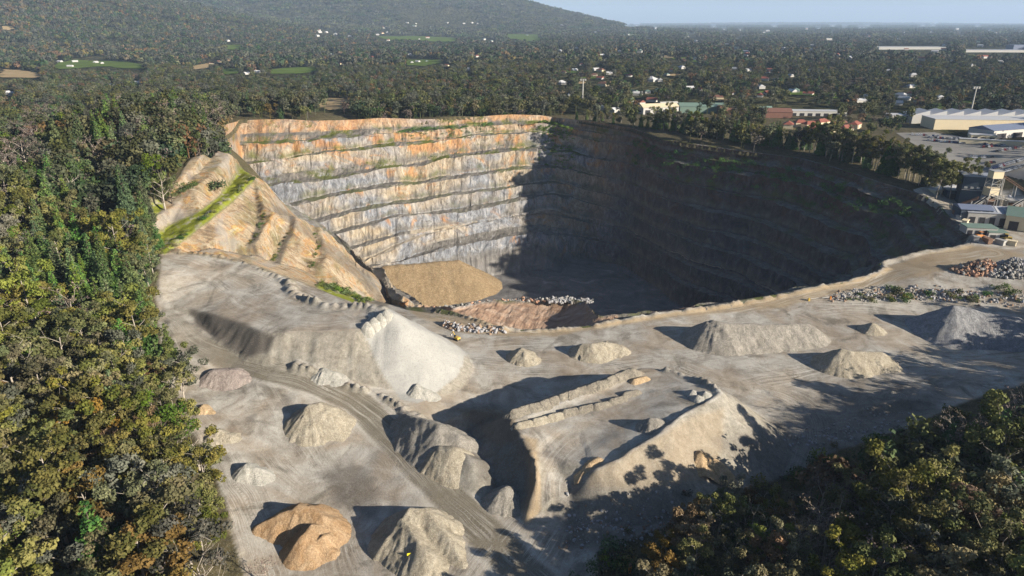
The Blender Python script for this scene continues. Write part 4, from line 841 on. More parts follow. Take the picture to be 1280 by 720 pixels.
KIND = {
 'gum': [gum(1), gum(2, 23, 6.2), gum(3, 18, 5.0, L_GUM), gum(4, 25, 6.0, L_GUM, n=10), gum(5, 20, 6.5, L_GUM, dens=28)],
 'bronze': [gum(11, 19, 5.4, L_BRONZE), gum(12, 22, 5.8, L_BRONZE)],
 'greygum': [gum(21, 20, 5.5, L_GREYG, dens=23), gum(22, 23, 5.0, L_GREYG, dens=21)],
 'lime': [gum(31, 14, 4.4, L_LIME, B_DARK, 16, .30, .2), gum(32, 16, 4.8, L_LIME, B_DARK, 15, .3, .2)],
 'pine': [pine(41), pine(42, 26, 4.6), pine(43, 20, 3.8, irr=.35)],
 'bare': [bare(51), bare(52, 15, 5.5), bare(53, 19, 6)],
 'dead': [bare(61, 17, 7, False), bare(62, 14, 6, False)],
 'red': [gum(71, 7, 3.0, L_RED, B_DARK, 18, .26, .2, 6, 1.2)],
}
LOOK = {'gum': ('gum_tree', 'gum tree', 'olive green gum tree with a rounded open crown'), 'bronze': ('gum_tree', 'gum tree', 'bronze-leaved gum tree'), 'greygum': ('gum_tree', 'gum tree', 'thin grey-green gum tree'),
 'lime': ('wattle_tree', 'tree', 'low bright green leafy tree'), 'pine': ('pine_tree', 'pine tree', 'dark green conical pine tree'), 'bare': ('bare_tree', 'bare tree', 'brownish tree with bare twigs and pale limbs'),
 'dead': ('dead_tree', 'dead tree', 'leafless white-limbed dead tree'), 'red': ('autumn_tree', 'tree', 'small tree with red-brown leaves')}
NTREE = {}
def tree(kind, x, y, where, s=1.0, label=None, z=None, rg=random, group=None):
    name, cat, look = LOOK[kind]; look = SHORT[kind]; tr, cr = KIND[kind][rg.randrange(len(KIND[kind]))]
    o = bpy.data.objects.new(name, None); COL.objects.link(o); z = float(gh(x, y)) - .2 if z is None else z
    o.location = (x, y, z); o.rotation_euler = (rg.uniform(-.04, .04), rg.uniform(-.04, .04), rg.uniform(0, 6.28)); o.scale = (s*rg.uniform(.9, 1.1), s*rg.uniform(.9, 1.1), s)
    tag(o, label or look + ' ' + where, cat, group or (None if label else look + 's ' + where))
    link('trunk', tr, o)
    if cr: link('crown', cr, o)
    NTREE[name] = NTREE.get(name, 0) + 1
    return o
SHORT = {'gum': 'olive gum tree', 'bronze': 'bronze gum tree', 'greygum': 'thin grey-green gum', 'lime': 'bright green leafy tree', 'pine': 'dark conical pine', 'bare': 'bare twiggy tree', 'dead': 'dead white-limbed tree', 'red': 'red-leaved small tree'}
LML = [(hit(px, py), nm) for px, py, nm in [(385,680,'the orange sand pile'),(310,592,'the whitish pile'),(277,545,'the small cream pile'),(258,512,'the small tan pile'),(270,470,'the pinkish grey pile'),(250,405,'the platform bank'),(215,345,'the grey platform'),(190,300,'the grassy bench'),(225,250,'the yellow cut face'),(283,200,'the top of the spur')]]
LMR = [(hit(px, py), nm) for px, py, nm in [(787,705,'the orange post'),(760,650,'the shaded rubble'),(880,600,'the foot of the raised pad'),(1010,560,'the dark gully'),(1100,530,'the low grey heap'),(1240,470,'the big blue-grey stockpile')]]
def where_label(k, x, y, s_, lms, edge, side):
    nm = min(lms, key=lambda q: (q[0][0]-x)**2*.15 + (q[0][1]-y)**2 if side == 'left' else (q[0][0]-x)**2+(q[0][1]-y)**2)[1]; sz = 'tall' if s_ > (.98 if side == 'left' else .74) else 'small' if s_ < (.84 if side == 'left' else .62) else 'mid-sized'
    pos = 'at the edge of' if edge < 9 else 'a few rows into' if edge < 26 else 'deep in'
    lab = '%s %s %s the %s forest, level with %s' % (sz, SHORT[k], pos, side, nm); w = lab.split()
    if len(w) > 16: lab = lab.replace('mid-sized ', '').replace('level with', 'by').replace('a few rows into', 'inside')
    lab = lab if len(lab.split()) <= 16 else lab.replace('lower right', 'right')
    return lab if len(lab.split()) <= 16 else lab.replace('inside', 'in').replace(' the foot of', '').replace('big blue-grey', 'big').replace('top of the ', '').replace('at the edge of', 'edging')
TR = random.Random(5)
def project(x, y, z): d = y*CT - (z-CAM_Z)*ST; return 640 + F*x/d, 360 - F*(y*ST + (z-CAM_Z)*CT)/d
def jitter(poly, step, rg, j=.42):
    xs = [p[0] for p in poly]; ys = [p[1] for p in poly]; out = []; yy = min(ys); r_ = 0
    while yy < max(ys):
        xx = min(xs) + (step/2 if r_ % 2 else 0)
        while xx < max(xs): out.append((xx + rg.uniform(-j, j)*step, yy + rg.uniform(-j, j)*step)); xx += step
        yy += step*.87; r_ += 1
    A_ = np.array(out); return A_[inside(A_[:, 0], A_[:, 1], poly)]
# the forest left of the quarry
REST = []        # trees beyond the limit of individuals
ptsL = jitter(FORESTL, 7.4, TR); ptsL = sorted([tuple(p) for p in ptsL], key=lambda p: p[1]); cntk = {}
for (x, y) in ptsL:
    z = float(gh(x, y)); px, py = project(x, y, z+16)
    if px < -110 or py > 830 or y > 640: continue
    q = P(310, 700, 0); k_ = segdist(np.array([x]), np.array([y]), xy([(203,316,27),(198,350,24),(196,395,18),(204,450,14),(228,520,8),(274,600,4),(308,730,1)]))[0][0]
    if k_ < 1.5: continue
    n1 = float(fbm(x/28, y/28, 500, 3)); n2 = float(fbm(x/17, y/17, 510, 3)); r_ = TR.random()
    if 40 < px < 215 and 230 < py < 430 and n1 > -.22 and r_ < .72: k = 'pine'
    elif n1 > .28 and r_ < .6: k = 'pine'
    elif n2 > .12 and r_ < .42: k = 'bare'
    elif r_ < .14: k = 'bronze'
    elif r_ < .28: k = 'greygum'
    elif r_ < .36: k = 'lime'
    elif r_ < .39: k = 'dead'
    else: k = 'gum'
    s_ = TR.uniform(.72, 1.12)*(.82 if k_ < 9 else 1)
    w = 'at the near end of the forest left of the yard' if y < 165 else 'in the forest left of the yard' if y < 250 else 'in the forest beside the cut spur' if y < 370 else 'on the forested ridge behind the cut spur'
    nm = LOOK[k][0]
    if NTREE.get(nm, 0) >= 190: REST.append((x, y, k)); continue
    lb = where_label(k, x, y, s_, LML, k_, 'left'); tree(k, x, y, w, s_, lb, rg=TR, group=lb)
# the forest at the lower right, also beyond the frame where it throws its shade
ptsR = jitter(FORESTR, 7.2, TR); ptsR = sorted([tuple(p) for p in ptsR], key=lambda p: math.hypot(p[0], p[1]))
for (x, y) in ptsR:
    z = float(gh(x, y)); px, py = project(x, y, z+14) if y > 40 else (0, 2000)
    if py > 900 or x > 330 or y > 270: continue
    n1 = float(fbm(x/24, y/24, 520, 3)); r_ = TR.random(); k = 'bare' if (n1 > .22 and r_ < .5) or r_ > .93 else 'bronze' if r_ < .33 else 'greygum' if r_ < .45 else 'lime' if r_ < .5 else 'dead' if r_ < .53 else 'gum'
    if n1 < -.48: continue
    k_ = segdist(np.array([x]), np.array([y]), FORESTR[1:9])[0][0]
    if k_ < 1: continue
    w = 'in the shaded forest at the lower right' if px < 1290 else 'in the forest off to the right'
    nm = LOOK[k][0]; s_ = TR.uniform(.62, 1.0)*(.85 if k_ < 6 else 1)*(1.05 if px > 1100 else .74 if px < 1000 else .9)
    if NTREE.get(nm, 0) >= 300: REST.append((x, y, k)); continue
    lb = where_label(k, x, y, s_, LMR, k_, 'lower right') if px < 1290 else SHORT[k] + ' in the forest just beyond the right edge of the view'; tree(k, x, y, w, s_, lb, rg=TR, group=lb)
for (px, py, k, lb, s_) in [(22,500,'dead','big white leafless tree at the left edge of the forest',1.15),(48,470,'red','small orange-red tree beside the white leafless tree at the left edge',1.3),(150,690,'bronze','rusty orange-brown gum near the bottom left corner',.9),
                       (330,705,'bare','pale flowering shrub-like tree at the forest tip beside the orange sand',.45),(1240,600,'gum','large spreading gum with dark limbs at the right edge of the forest',1.3)]:
    q = hit(px, py, 6); tree(k, q[0], q[1], '', s_, lb, rg=TR)
# pines and gums along the right rim of the pit
rim_line = [(112,582),(120,570),(130,556),(172,522),(212,492),(233,458),(246,432),(258,414)]
for i in range(len(rim_line)-1):
    a, b = np.array(rim_line[i]), np.array(rim_line[i+1]); n_ = int(np.linalg.norm(b-a)/4.2)
    for t in np.arange(n_)/n_:
        for li, off in enumerate(((7, 9), (13, 15)) if i < 4 else ((5, 7), (9, 12))):
            q = a*(1-t) + b*t + np.array(off) + np.array([TR.uniform(-2, 2), TR.uniform(-2, 2)]); k = TR.choice(['pine', 'gum', 'pine', 'greygum'] if i < 4 else ['gum', 'pine', 'gum'])
            tree(k, q[0], q[1], '%s in the %s line of the rim row %s' % (ORD[min(19, int(round(t*n_)))], ('front', 'back')[li], ['by the left floodlight','by the white shed','by the green hall','by the brown buildings','by the red roofs','by the car park','by the round clump'][i]), TR.uniform(.55, .8) if i < 4 else TR.uniform(.85, 1.0), rg=TR)
for i in range(26):
    t = i/25; tree(TR.choice(['gum', 'pine', 'greygum']), 62+62*t+TR.uniform(-2, 2)+(i % 2)*5, 655-72*t+TR.uniform(-2, 2)+(i % 2)*6, '', TR.uniform(.34, .5), 'low %s tree on the rim below the left floodlight mast, %s from the pit corner' % (('young', 'bushy')[i % 2], ORD[i//2]), rg=TR)
for d_ in [(262,412),(268,408),(258,405),(266,418),(272,416),(275,405),(262,424),(280,412)]: tree('gum', d_[0]+TR.uniform(-2,2), d_[1]+TR.uniform(-2,2), 'in the round clump at the right end of the rim tree row', TR.uniform(.85, 1.05), rg=TR)
# shrubs on the benches and banks
SH = [bush(81), bush(82, 2.6, L_PINE), bush(83, 2.0, L_LIME), bush(84, 1.8, L_GREYG)]
def shrub(px, py, s_, label, group=None, i=None):
    q = hit(px, py); tag(link('shrub', SH[TR.randrange(4) if i is None else i], loc=q, rot=(0, 0, TR.uniform(0, 6)), scale=s_), label, 'shrub', group)
shrub(272,237,2.0,'round dark bush on the yellow cut face of the spur',i=1)
for px, py in [(228,240),(236,236),(243,232)]: shrub(px,py,1.0,'small dark bush on the track above the yellow cut',"bushes on the track above the yellow cut",1)
for t in np.linspace(0, 1, 26): shrub(400+62*t+TR.uniform(-3,3), 357+22*t+TR.uniform(-3,2), TR.uniform(.8,1.4), 'low green shrub in the hedge behind the grey platform', 'green shrubs along the back of the grey platform', 2)
for l_, n_, gname in [([(335,262),(318,298),(303,320)],22,'shrubs in the first gully of the cut spur'),([(362,288),(350,308),(342,328)],16,'shrubs in the second gully of the cut spur'),([(396,296),(398,312),(388,338)],16,'shrubs in the third gully of the cut spur'),
                      ([(208,312),(240,287),(290,243),(318,224)],30,'dark shrubs along the grassy bench edge of the spur')]:
    for i in range(n_):
        t = TR.random()*(len(l_)-1); j = int(t); f_ = t-j; shrub(l_[j][0]*(1-f_)+l_[j+1][0]*f_+TR.uniform(-2.5,2.5), l_[j][1]*(1-f_)+l_[j+1][1]*f_+TR.uniform(-2.5,2.5), TR.uniform(.3,.75), gname[:-1].replace('shrubs', 'small shrub').replace('shrub', 'shrub') if False else 'small scrubby shrub ' + gname.split('shrubs ')[1], gname)
for i in range(40): shrub(TR.uniform(1060,1278), TR.uniform(364,378), TR.uniform(.5,1.2), 'scrubby bush on the rocky bank at the right edge of the yard', 'bushes on the rocky bank right of the yard')
for px in (1112,1122,1246,1256,1266): shrub(px, TR.uniform(362,370), 1.5, 'larger green bush on the rocky bank at the right', 'larger green bushes on the rocky bank', 2)
for i in range(46): shrub(TR.uniform(690,1240), TR.uniform(600,640), TR.uniform(.5,1.3), 'scrubby bush in the shade at the forest edge', 'bushes at the lower right forest edge') if False else None
for i in range(150):
    t = TR.random(); a = YARDR[0:8]; j = min(int(t*7), 6); f_ = t*7-j; x = a[j][0]*(1-f_)+a[j+1][0]*f_+TR.uniform(-2,16); y = a[j][1]*(1-f_)+a[j+1][1]*f_+TR.uniform(-16,2)
    tag(link('shrub', SH[TR.randrange(4)], loc=(x, y, float(gh(x, y))), rot=(0, 0, TR.uniform(0, 6)), scale=TR.uniform(.5, 1.4)), 'scrubby bush along the edge of the shaded forest at the lower right', 'shrub', 'bushes along the lower right forest edge')
# green creeper bank where the lit and the shaded wall meet, and shrubs on the upper terraces
def pit_shrubs(c0, c1, r0, r1, n, sc, name, label, mi, kind='stuff'):
    """foliage growing on the pit wall between two column numbers"""
    ci = np.where((colid >= c0) & (colid <= c1))[0]; ri = np.where((rr >= r0) & (rr <= r1))[0]; me0 = SH[mi]; base = np.empty(len(me0.vertices)*3); me0.vertices.foreach_get('co', base); base = base.reshape(-1, 3)[:480]
    V = []; T = []
    for _ in range(n):
        c = ci[TR.randrange(len(ci))]; r = ri[TR.randrange(len(ri))]; p = PV[c, r]; s_ = TR.uniform(*sc); a = TR.uniform(0, 6); ca, sa = math.cos(a), math.sin(a)
        V.append(np.stack([base[:, 0]*ca-base[:, 1]*sa, base[:, 0]*sa+base[:, 1]*ca, base[:, 2]], 1)*s_ + p); T.append(np.full(len(base), TR.random()))
    V = np.concatenate(V); tag(link(name, npmesh(name, V, np.arange(len(V)).reshape(-1, 4), me0.materials[0], False, {'tint': ('FLOAT', np.concatenate(T))})), label, 'shrubs', kind=kind)
pit_shrubs(16.8, 18.6, 1, 7, 210, (.5, 1.2), 'undergrowth', 'bright green creeping scrub where the lit and shaded pit walls meet', 2)
pit_shrubs(7, 14, 1, 2, 120, (.5, 1.1), 'undergrowth', 'dark scrub on the uppermost terrace of the sunlit wall', 1)
pit_shrubs(0, 16, 3, 4, 130, (.2, .5), 'undergrowth', 'thin green weeds on the upper benches of the sunlit wall', 2)
pit_shrubs(20, 27, 2, 4, 260, (.6, 1.5), 'undergrowth', 'dark scrub hanging below the rim of the shaded wall', 1)
# ------------------------------------------------------------------ woodland of the plain and the mountain, instanced
def lowtree(seed, mat, Ht, r, n, lsz, conif=False):
    rg = np.random.default_rng(seed)
    if conif: cl = [(np.array([rg.normal()*r*.15, rg.normal()*r*.15, Ht*t]), r*(1.05-t)*.8+.4, rg.uniform(0, 1)) for t in np.linspace(.2, .95, 7)]
    else: cl = [(np.array([rg.normal()*r*.42, rg.normal()*r*.42, Ht*rg.uniform(.42, .85)]), r*rg.uniform(.38, .62), rg.uniform(0, 1)) for _ in range(8)]
    V, Q_, T = leaf_cloud(rg, cl, n, lsz); b = MB(); b.bar((0, 0, 0), (0, 0, Ht*.7), .3, .12, 4); tv = np.array(b.v); tq = [f for f in b.f if len(f) == 4]
    V2 = np.concatenate([V, tv]); Q2 = np.concatenate([Q_, np.array(tq) + len(V)]); return npmesh('forest_tree', V2, Q2, mat, False, {'tint': ('FLOAT', np.concatenate([T, np.full(len(tv), .9)]))})
F_OL = leafmat('far_olive_leaves', (.046, .056, .020), (.125, .128, .046), .08); F_GR = leafmat('far_grey_leaves', (.044, .050, .034), (.115, .118, .08), .08); F_PI = leafmat('far_pine_needles', (.022, .044, .018), (.06, .092, .032), .04); F_BR = leafmat('far_bronze_leaves', (.08, .058, .026), (.17, .12, .055), .08); F_DR = leafmat('far_dry_twigs', (.07, .055, .042), (.14, .11, .09), .02)
LOWT = [lowtree(1, F_OL, 17, 5.6, 6.5, .62), lowtree(2, F_GR, 19, 5.4, 6, .62), lowtree(3, F_PI, 19, 4.4, 7, .6, True), lowtree(4, F_BR, 16, 5.2, 6, .62), lowtree(5, F_OL, 20, 6.4, 6, .65), lowtree(6, F_DR, 15, 5, 5, .5), lowtree(7, F_PI, 14, 6, 6, .65)]
def farclump(seed, mat, w, h, n, lsz):
    rg = np.random.default_rng(seed); cl = []
    for _ in range(n):
        a = rg.uniform(0, 6.28); q = w*rg.uniform(0, 1)**.5; cl.append((np.array([math.cos(a)*q, math.sin(a)*q, h*rg.uniform(.45, .9)]), h*rg.uniform(.28, .42), rg.uniform(0, 1)))
    V, Q_, T = leaf_cloud(rg, cl, 22/(h*h*.12)/n*4, lsz, .8, .8); return npmesh('grove', V, Q_, mat, False, {'tint': ('FLOAT', T)})
MIDT = [farclump(1, F_OL, 4.5, 15, 5, 2.0), farclump(2, F_GR, 5, 17, 5, 2.2), farclump(3, F_PI, 4, 19, 5, 1.9), farclump(4, F_BR, 5, 14, 5, 2.0)]
GROV = [farclump(11, F_OL, 26, 17, 22, 3.6), farclump(12, F_GR, 30, 18, 24, 3.8), farclump(13, F_PI, 26, 20, 22, 3.6)]
def scatter(name, pts, scl, src, label):
    """one mesh of points carrying instances of one kind of tree"""
    n = len(pts)
    if n == 0: return
    rg = np.random.default_rng(n); me = bpy.data.meshes.new(name); me.vertices.add(n); me.vertices.foreach_set('co', np.asarray(pts, np.float32).ravel())
    for an, arr in (('spin', rg.uniform(0, 6.28, n)), ('size', scl)):
        a = me.attributes.new(an, 'FLOAT', 'POINT'); a.data.foreach_set('value', np.asarray(arr, np.float32))
    o = link(name, me); g = bpy.data.node_groups.new(name, 'GeometryNodeTree'); g.interface.new_socket('Geometry', in_out='INPUT', socket_type='NodeSocketGeometry'); g.interface.new_socket('Geometry', in_out='OUTPUT', socket_type='NodeSocketGeometry')
    N = g.nodes.new; gi = N('NodeGroupInput'); go = N('NodeGroupOutput'); m2p = N('GeometryNodeMeshToPoints'); iop = N('GeometryNodeInstanceOnPoints'); oi = N('GeometryNodeObjectInfo'); oi.inputs['Object'].default_value = src; oi.inputs['As Instance'].default_value = True
    na = N('GeometryNodeInputNamedAttribute'); na.data_type = 'FLOAT'; na.inputs[0].default_value = 'spin'; nb_ = N('GeometryNodeInputNamedAttribute'); nb_.data_type = 'FLOAT'; nb_.inputs[0].default_value = 'size'; cx = N('ShaderNodeCombineXYZ'); L = g.links.new
    L(gi.outputs[0], m2p.inputs[0]); L(m2p.outputs[0], iop.inputs['Points']); L(oi.outputs['Geometry'], iop.inputs['Instance']); L(na.outputs[0], cx.inputs[2]); L(cx.outputs[0], iop.inputs['Rotation']); L(nb_.outputs[0], iop.inputs['Scale']); L(iop.outputs[0], go.inputs[0])
    md = o.modifiers.new('scatter', 'NODES'); md.node_group = g; return tag(o, label, 'forest', kind='stuff')
FIELDS = [([(58,82),(95,75),(150,77),(185,81),(180,87),(120,84),(75,87)],'g'),([(333,88),(360,85),(395,84),(403,88),(375,93),(338,93)],'g'),([(277,87),(297,86),(302,92),(279,94)],'g'),([(468,45),(520,45),(573,47),(571,52.5),(500,50.5),(474,49)],'g'),
 ([(626,42.5),(679,43.5),(677,52),(650,51),(629,47)],'g'),([(503,75),(550,74.5),(553,79),(530,83.5),(507,82)],'g'),([(280,56.5),(304,56),(301,63),(283,62)],'g'),([(1163,129),(1181,129),(1179,137),(1162,136)],'g'),([(968,114),(1050,117),(1046,122),(973,119)],'g'),
 ([(-5,86),(55,91),(50,98),(-5,97)],'t'),([(2,33),(19,34),(17,38),(3,38)],'t'),([(385,128),(405,123),(430,122),(442,129),(440,136),(410,138)],'t'),([(240,83),(262,79),(262,85),(240,88)],'t')]
GRASSM = plain('meadow_grass', (.095, .14, .030), 1, .55, .02, 0, 0); TANM = plain('bare_earth', (.36, .27, .15), 1, .3, .05, 0, 0)
def sheet(name, poly, mat, lift, n=44, kind='structure'):
    """a patch of ground surface following the terrain, outline read off the photograph"""
    W_ = [hit(*q) for q in poly]; pl = [tuple(q[:2]) for q in W_]; xs = [q[0] for q in pl]; ys = [q[1] for q in pl]
    ux, uy = np.meshgrid(np.linspace(min(xs), max(xs), n*2), np.linspace(min(ys), max(ys), n)); sc_ = (max(xs)-min(xs))/14; k_ = inside(ux + sc_*fbm(ux/sc_/2, uy/sc_/2, 700, 3)*1.6, uy + sc_*fbm(ux/sc_/2, uy/sc_/2, 702, 3)*1.2, pl) if kind == 'structure' and name != 'car_park' else inside(ux, uy, pl); Qs = gridquads(*ux.shape); Qs = Qs[k_.ravel()[Qs].all(1)]
    u_ = np.unique(Qs); r_ = np.zeros(ux.size, int); r_[u_] = np.arange(len(u_)); V = np.stack([ux.ravel(), uy.ravel(), gh(ux, uy).ravel()+lift], 1)[u_]
    if len(V): return tag(link(name, npmesh(name, V, r_[Qs], mat)), kind=kind)
for pl, c in FIELDS: sheet('field' if c == 'g' else 'clearing', pl, GRASSM if c == 'g' else TANM, 1.2 if pl[0][1] < 115 else .25)
EXCL = [f[0] for f in FIELDS]
# ------------------------------------------------------------------ buildings
W_WHITE = plain('white_wall', (.48, .465, .43), .7, .06, .2); W_CREAM = plain('cream_wall', (.66, .56, .38), .8, .08, .2); R_WHITE = plain('white_roof', (.50, .50, .50), .5, .06, .1); R_GREY = plain('grey_metal_roof', (.30, .32, .36), .5, .12, .2)
R_RED = plain('red_tile_roof', (.24, .085, .06), .8, .25, .4); R_BROWN = plain('brown_roof', (.18, .09, .065), .8, .2, .4); R_GREEN = plain('green_roof', (.16, .23, .19), .6, .15, .3); R_BLUE = plain('slate_blue_roof', (.16, .19, .27), .5, .15, .3)
D_DARK = plain('dark_opening', (.03, .03, .035), .4, .1); M_STEEL = plain('painted_steel', (.36, .35, .33), .5, .2, .5); M_RUST = plain('rusty_steel', (.20, .12, .08), .8, .3, .5); M_YEL = plain('machine_yellow', (.55, .38, .08), .5, .1); M_ORA = plain('machine_orange', (.50, .20, .05), .5, .1); M_TYRE = plain('tyre_rubber', (.03, .03, .03), .9, .1); G_BOX = plain('navy_cladding', (.055, .075, .10), .6, .2, .3)
def shed(px, py, w, d, h, rot, wm, rm, name, cat, label, group=None, roof='gable', rh=None, parts=True, bays=0, z=None, skylights=0):
    q = hit(px, py) if z is None else P(px, py, z); q[2] -= .3; rh = rh if rh is not None else w*.0 + min(w, d)*.18; cat_ = cat
    root = bpy.data.objects.new(name, None) if parts else None; ca, sa = math.cos(rot), math.sin(rot)
    b = MB(); b.box((0, 0, h/2), (w, d, h)); r_ = MB(); e = .5
    if roof == 'gable': r_.quadmesh([(-w/2-e, -d/2-e, h-.1), (w/2+e, -d/2-e, h-.1), (w/2+e, d/2+e, h-.1), (-w/2-e, d/2+e, h-.1), (-w/2-e, 0, h+rh), (w/2+e, 0, h+rh)], [(0, 1, 5, 4), (2, 3, 4, 5), (1, 2, 5), (3, 0, 4), (3, 2, 1, 0)])
    elif roof == 'hip': r_.quadmesh([(-w/2-e, -d/2-e, h), (w/2+e, -d/2-e, h), (w/2+e, d/2+e, h), (-w/2-e, d/2+e, h), (-w/2+d*.4, 0, h+rh), (w/2-d*.4, 0, h+rh)], [(0, 1, 5, 4), (2, 3, 4, 5), (1, 2, 5), (3, 0, 4), (3, 2, 1, 0)])
    elif roof == 'saw':
        n = max(2, int(w/14))
        for i in range(n): x0 = -w/2 + w*i/n; x1 = x0 + w/n; r_.quadmesh([(x0, -d/2, h), (x1, -d/2, h), (x1, d/2, h), (x0, d/2, h), (x1-.2, -d/2, h+rh), (x1-.2, d/2, h+rh)], [(0, 4, 5, 3), (1, 2, 5, 4), (0, 1, 4), (2, 3, 5), (3, 2, 1, 0)])
    else: r_.box((0, 0, h+.2), (w+.6, d+.6, .4))
    if not parts:
        b.quadmesh(r_.v, r_.f, 1); o = b.build(name, [wm, rm], loc=q, rot=(0, 0, rot)); return tag(o, label, cat_, group)
    COL.objects.link(root); root.location = q; root.rotation_euler = (0, 0, rot); tag(root, label, cat_, group); b.build('wall', wm, root); ro = r_.build('roof', rm, root)
    if bays:
        dm = MB(); dm.box((0, 0, 0), (w/bays*.55, .25, h*.6)); me = dm.mesh('doorway', D_DARK)
        for i in range(bays): link('doorway', me, root, loc=(-w/2 + w*(i+.5)/bays, -d/2-.08, h*.32))
    if skylights:
        sm = MB(); L_ = math.hypot(d/2, rh)*.8; sm.box((0, 0, 0), (1.1, L_, .12)); me = sm.mesh('skylight', R_WHITE)
        for i in range(skylights): link('skylight', me, ro, loc=(-w/2 + w*(i+.5)/skylights, -d/4, h+rh/2+.12), rot=(math.atan2(rh, d/2), 0, 0))
    return root
# industrial estate on the right
shed(1228,160,95,26,9,-.10,W_CREAM,R_WHITE,'warehouse','warehouse','long cream warehouse with a white roof beyond the car park',bays=0,roof='flat')
shed(1215,153,120,22,8,-.08,W_WHITE,R_WHITE,'warehouse','warehouse','white saw-roofed factory behind the long cream warehouse',roof='saw',rh=4)
shed(1245,170,38,22,7,.35,W_WHITE,R_BLUE,'warehouse','warehouse','slate-blue roofed shed with white gable end beside the car park',bays=2,rh=3)
shed(1272,168,22,20,7,.35,W_WHITE,R_BLUE,'warehouse','warehouse','small white-walled shed at the right edge, right of the slate-blue one',rh=3)
shed(1256,182,62,3,4,-.38,W_CREAM,R_WHITE,'boundary_wall','wall','long low cream wall along the far side of the car park',roof='flat',parts=True)
shed(1227,174,18,8,4,-.3,W_CREAM,R_WHITE,'site_office','office','low cream office at the far left corner of the car park',bays=3,roof='flat')
shed(1150,151,60,16,6,-.1,W_WHITE,R_WHITE,'factory_unit','factory','white low factory row behind the dark trees left of the warehouse',bays=6,roof='flat')
shed(1010,144,70,14,5,-.12,W_WHITE,R_WHITE,'factory_unit','factory','long white-fronted factory unit with brown fascia above the rim trees',bays=9,roof='flat')
shed(970,146,26,18,6,-.1,R_BROWN,R_BROWN,'factory_unit','factory','brown-roofed building left of the long white-fronted unit',rh=3)
shed(909,142,20,14,6,.1,R_BROWN,R_BROWN,'factory_unit','factory','small brown-roofed building beside the green-roofed hall',rh=3)
shed(875,140,46,20,7,-.05,R_GREEN,R_GREEN,'sports_hall','hall','wide pale green roofed hall above the shaded rim',rh=3)
shed(822,141,40,16,7,.25,W_WHITE,W_CREAM,'factory_unit','factory','white-walled shed right of the left floodlight pole',rh=3,bays=4)
shed(835,136,20,10,6,.25,W_WHITE,W_WHITE,'factory_unit','factory','small white shed behind the white-walled shed',rh=2)
shed(952,142,18,10,5,0,W_CREAM,R_GREEN,'house','house','small house with pale green roof left of the white-fronted unit',rh=3)
for i_, (px, py, m_) in enumerate([(1000,158,R_RED),(1012,160,R_RED),(1026,157,R_RED),(1040,161,R_RED),(1052,158,R_BROWN),(1018,165,R_RED),(1034,168,R_RED),(1056,165,R_RED),(1068,160,R_RED),(985,160,R_RED)]):
    shed(px,py,11+i_%3*2,8,4,.3*i_%1.5,W_CREAM,m_,'house','house','red-roofed house beyond the rim tree row, %s' % ['at its left','left of its centre','at its far side','right of its centre','brown-tiled','in the middle of its near side','nearest to the rim trees','at the near right','at the far right','leftmost of all'][i_],'red-roofed houses beyond the rim trees','hip',2.6)
shed(1135,61.5,225,60,8,-.05,W_WHITE,R_WHITE,'warehouse','warehouse','huge distant white warehouse, the left one near the horizon',parts=False,roof='flat')
shed(1238,65,180,50,7,-.03,W_WHITE,R_GREY,'warehouse','warehouse','huge distant white warehouse, the right one near the horizon',parts=False,roof='flat')
shed(1272,62,60,40,16,0,R_BLUE,R_BLUE,'warehouse','warehouse','distant blue industrial block at the right edge near the horizon',parts=False,roof='flat')
shed(1037,50,50,30,9,0,W_WHITE,R_WHITE,'warehouse','warehouse','small distant white building left of the huge warehouses',parts=False,roof='flat')
HS = [(88,84,'w'),(94,78,'w'),(120,79,'w'),(128,80,'w'),(75,78,'w'),(322,91,'w'),(308,93,'w'),(515,79,'w'),(522,78,'w'),(472,44,'w'),(478,42,'t'),(484,41,'w'),(535,14,'w'),(542,13,'w'),(541,19,'w'),(565,15,'w'),(520,30,'w'),(509,29,'w'),(580,30,'w'),(590,29,'w'),(597,30,'w'),(559,29,'w'),(545,27,'w'),(400,41,'w'),(408,41,'w'),(420,42,'w'),
 (918,87,'w'),(935,89,'w'),(960,91,'r'),(988,96,'w'),(750,99,'r'),(762,93,'w'),(718,89,'w'),(825,102,'w'),(792,117,'g'),(797,119,'w'),(745,88,'w'),(700,65,'w'),(990,116,'w'),(1010,119,'r'),(1075,128,'w'),(1100,128,'g'),(1085,122,'w'),(1130,125,'w'),(1120,131,'w'),(960,118,'r'),(950,121,'r'),(800,130,'r'),(815,127,'r'),(862,112,'w'),(768,140,'w'),(752,137,'w'),(285,52,'w'),(265,80,'t'),(275,78,'t'),(8,118,'w'),(15,119,'w'),(140,108,'w'),(173,105,'w'),
 (1040,42,'w'),(1055,34,'w'),(1075,35,'w'),(905,37,'w'),(925,38,'w'),(1180,58,'w'),(1265,45,'w'),(1130,41,'w'),(1155,76,'w'),(1190,77,'w'),(870,52,'w'),(1250,78,'w'),(955,41,'w')]
HM = {'w': (W_WHITE, R_WHITE, 'white'), 'r': (W_WHITE, R_RED, 'red-roofed'), 'g': (W_WHITE, R_GREEN, 'green-roofed'), 't': (W_CREAM, R_BROWN, 'tan')}
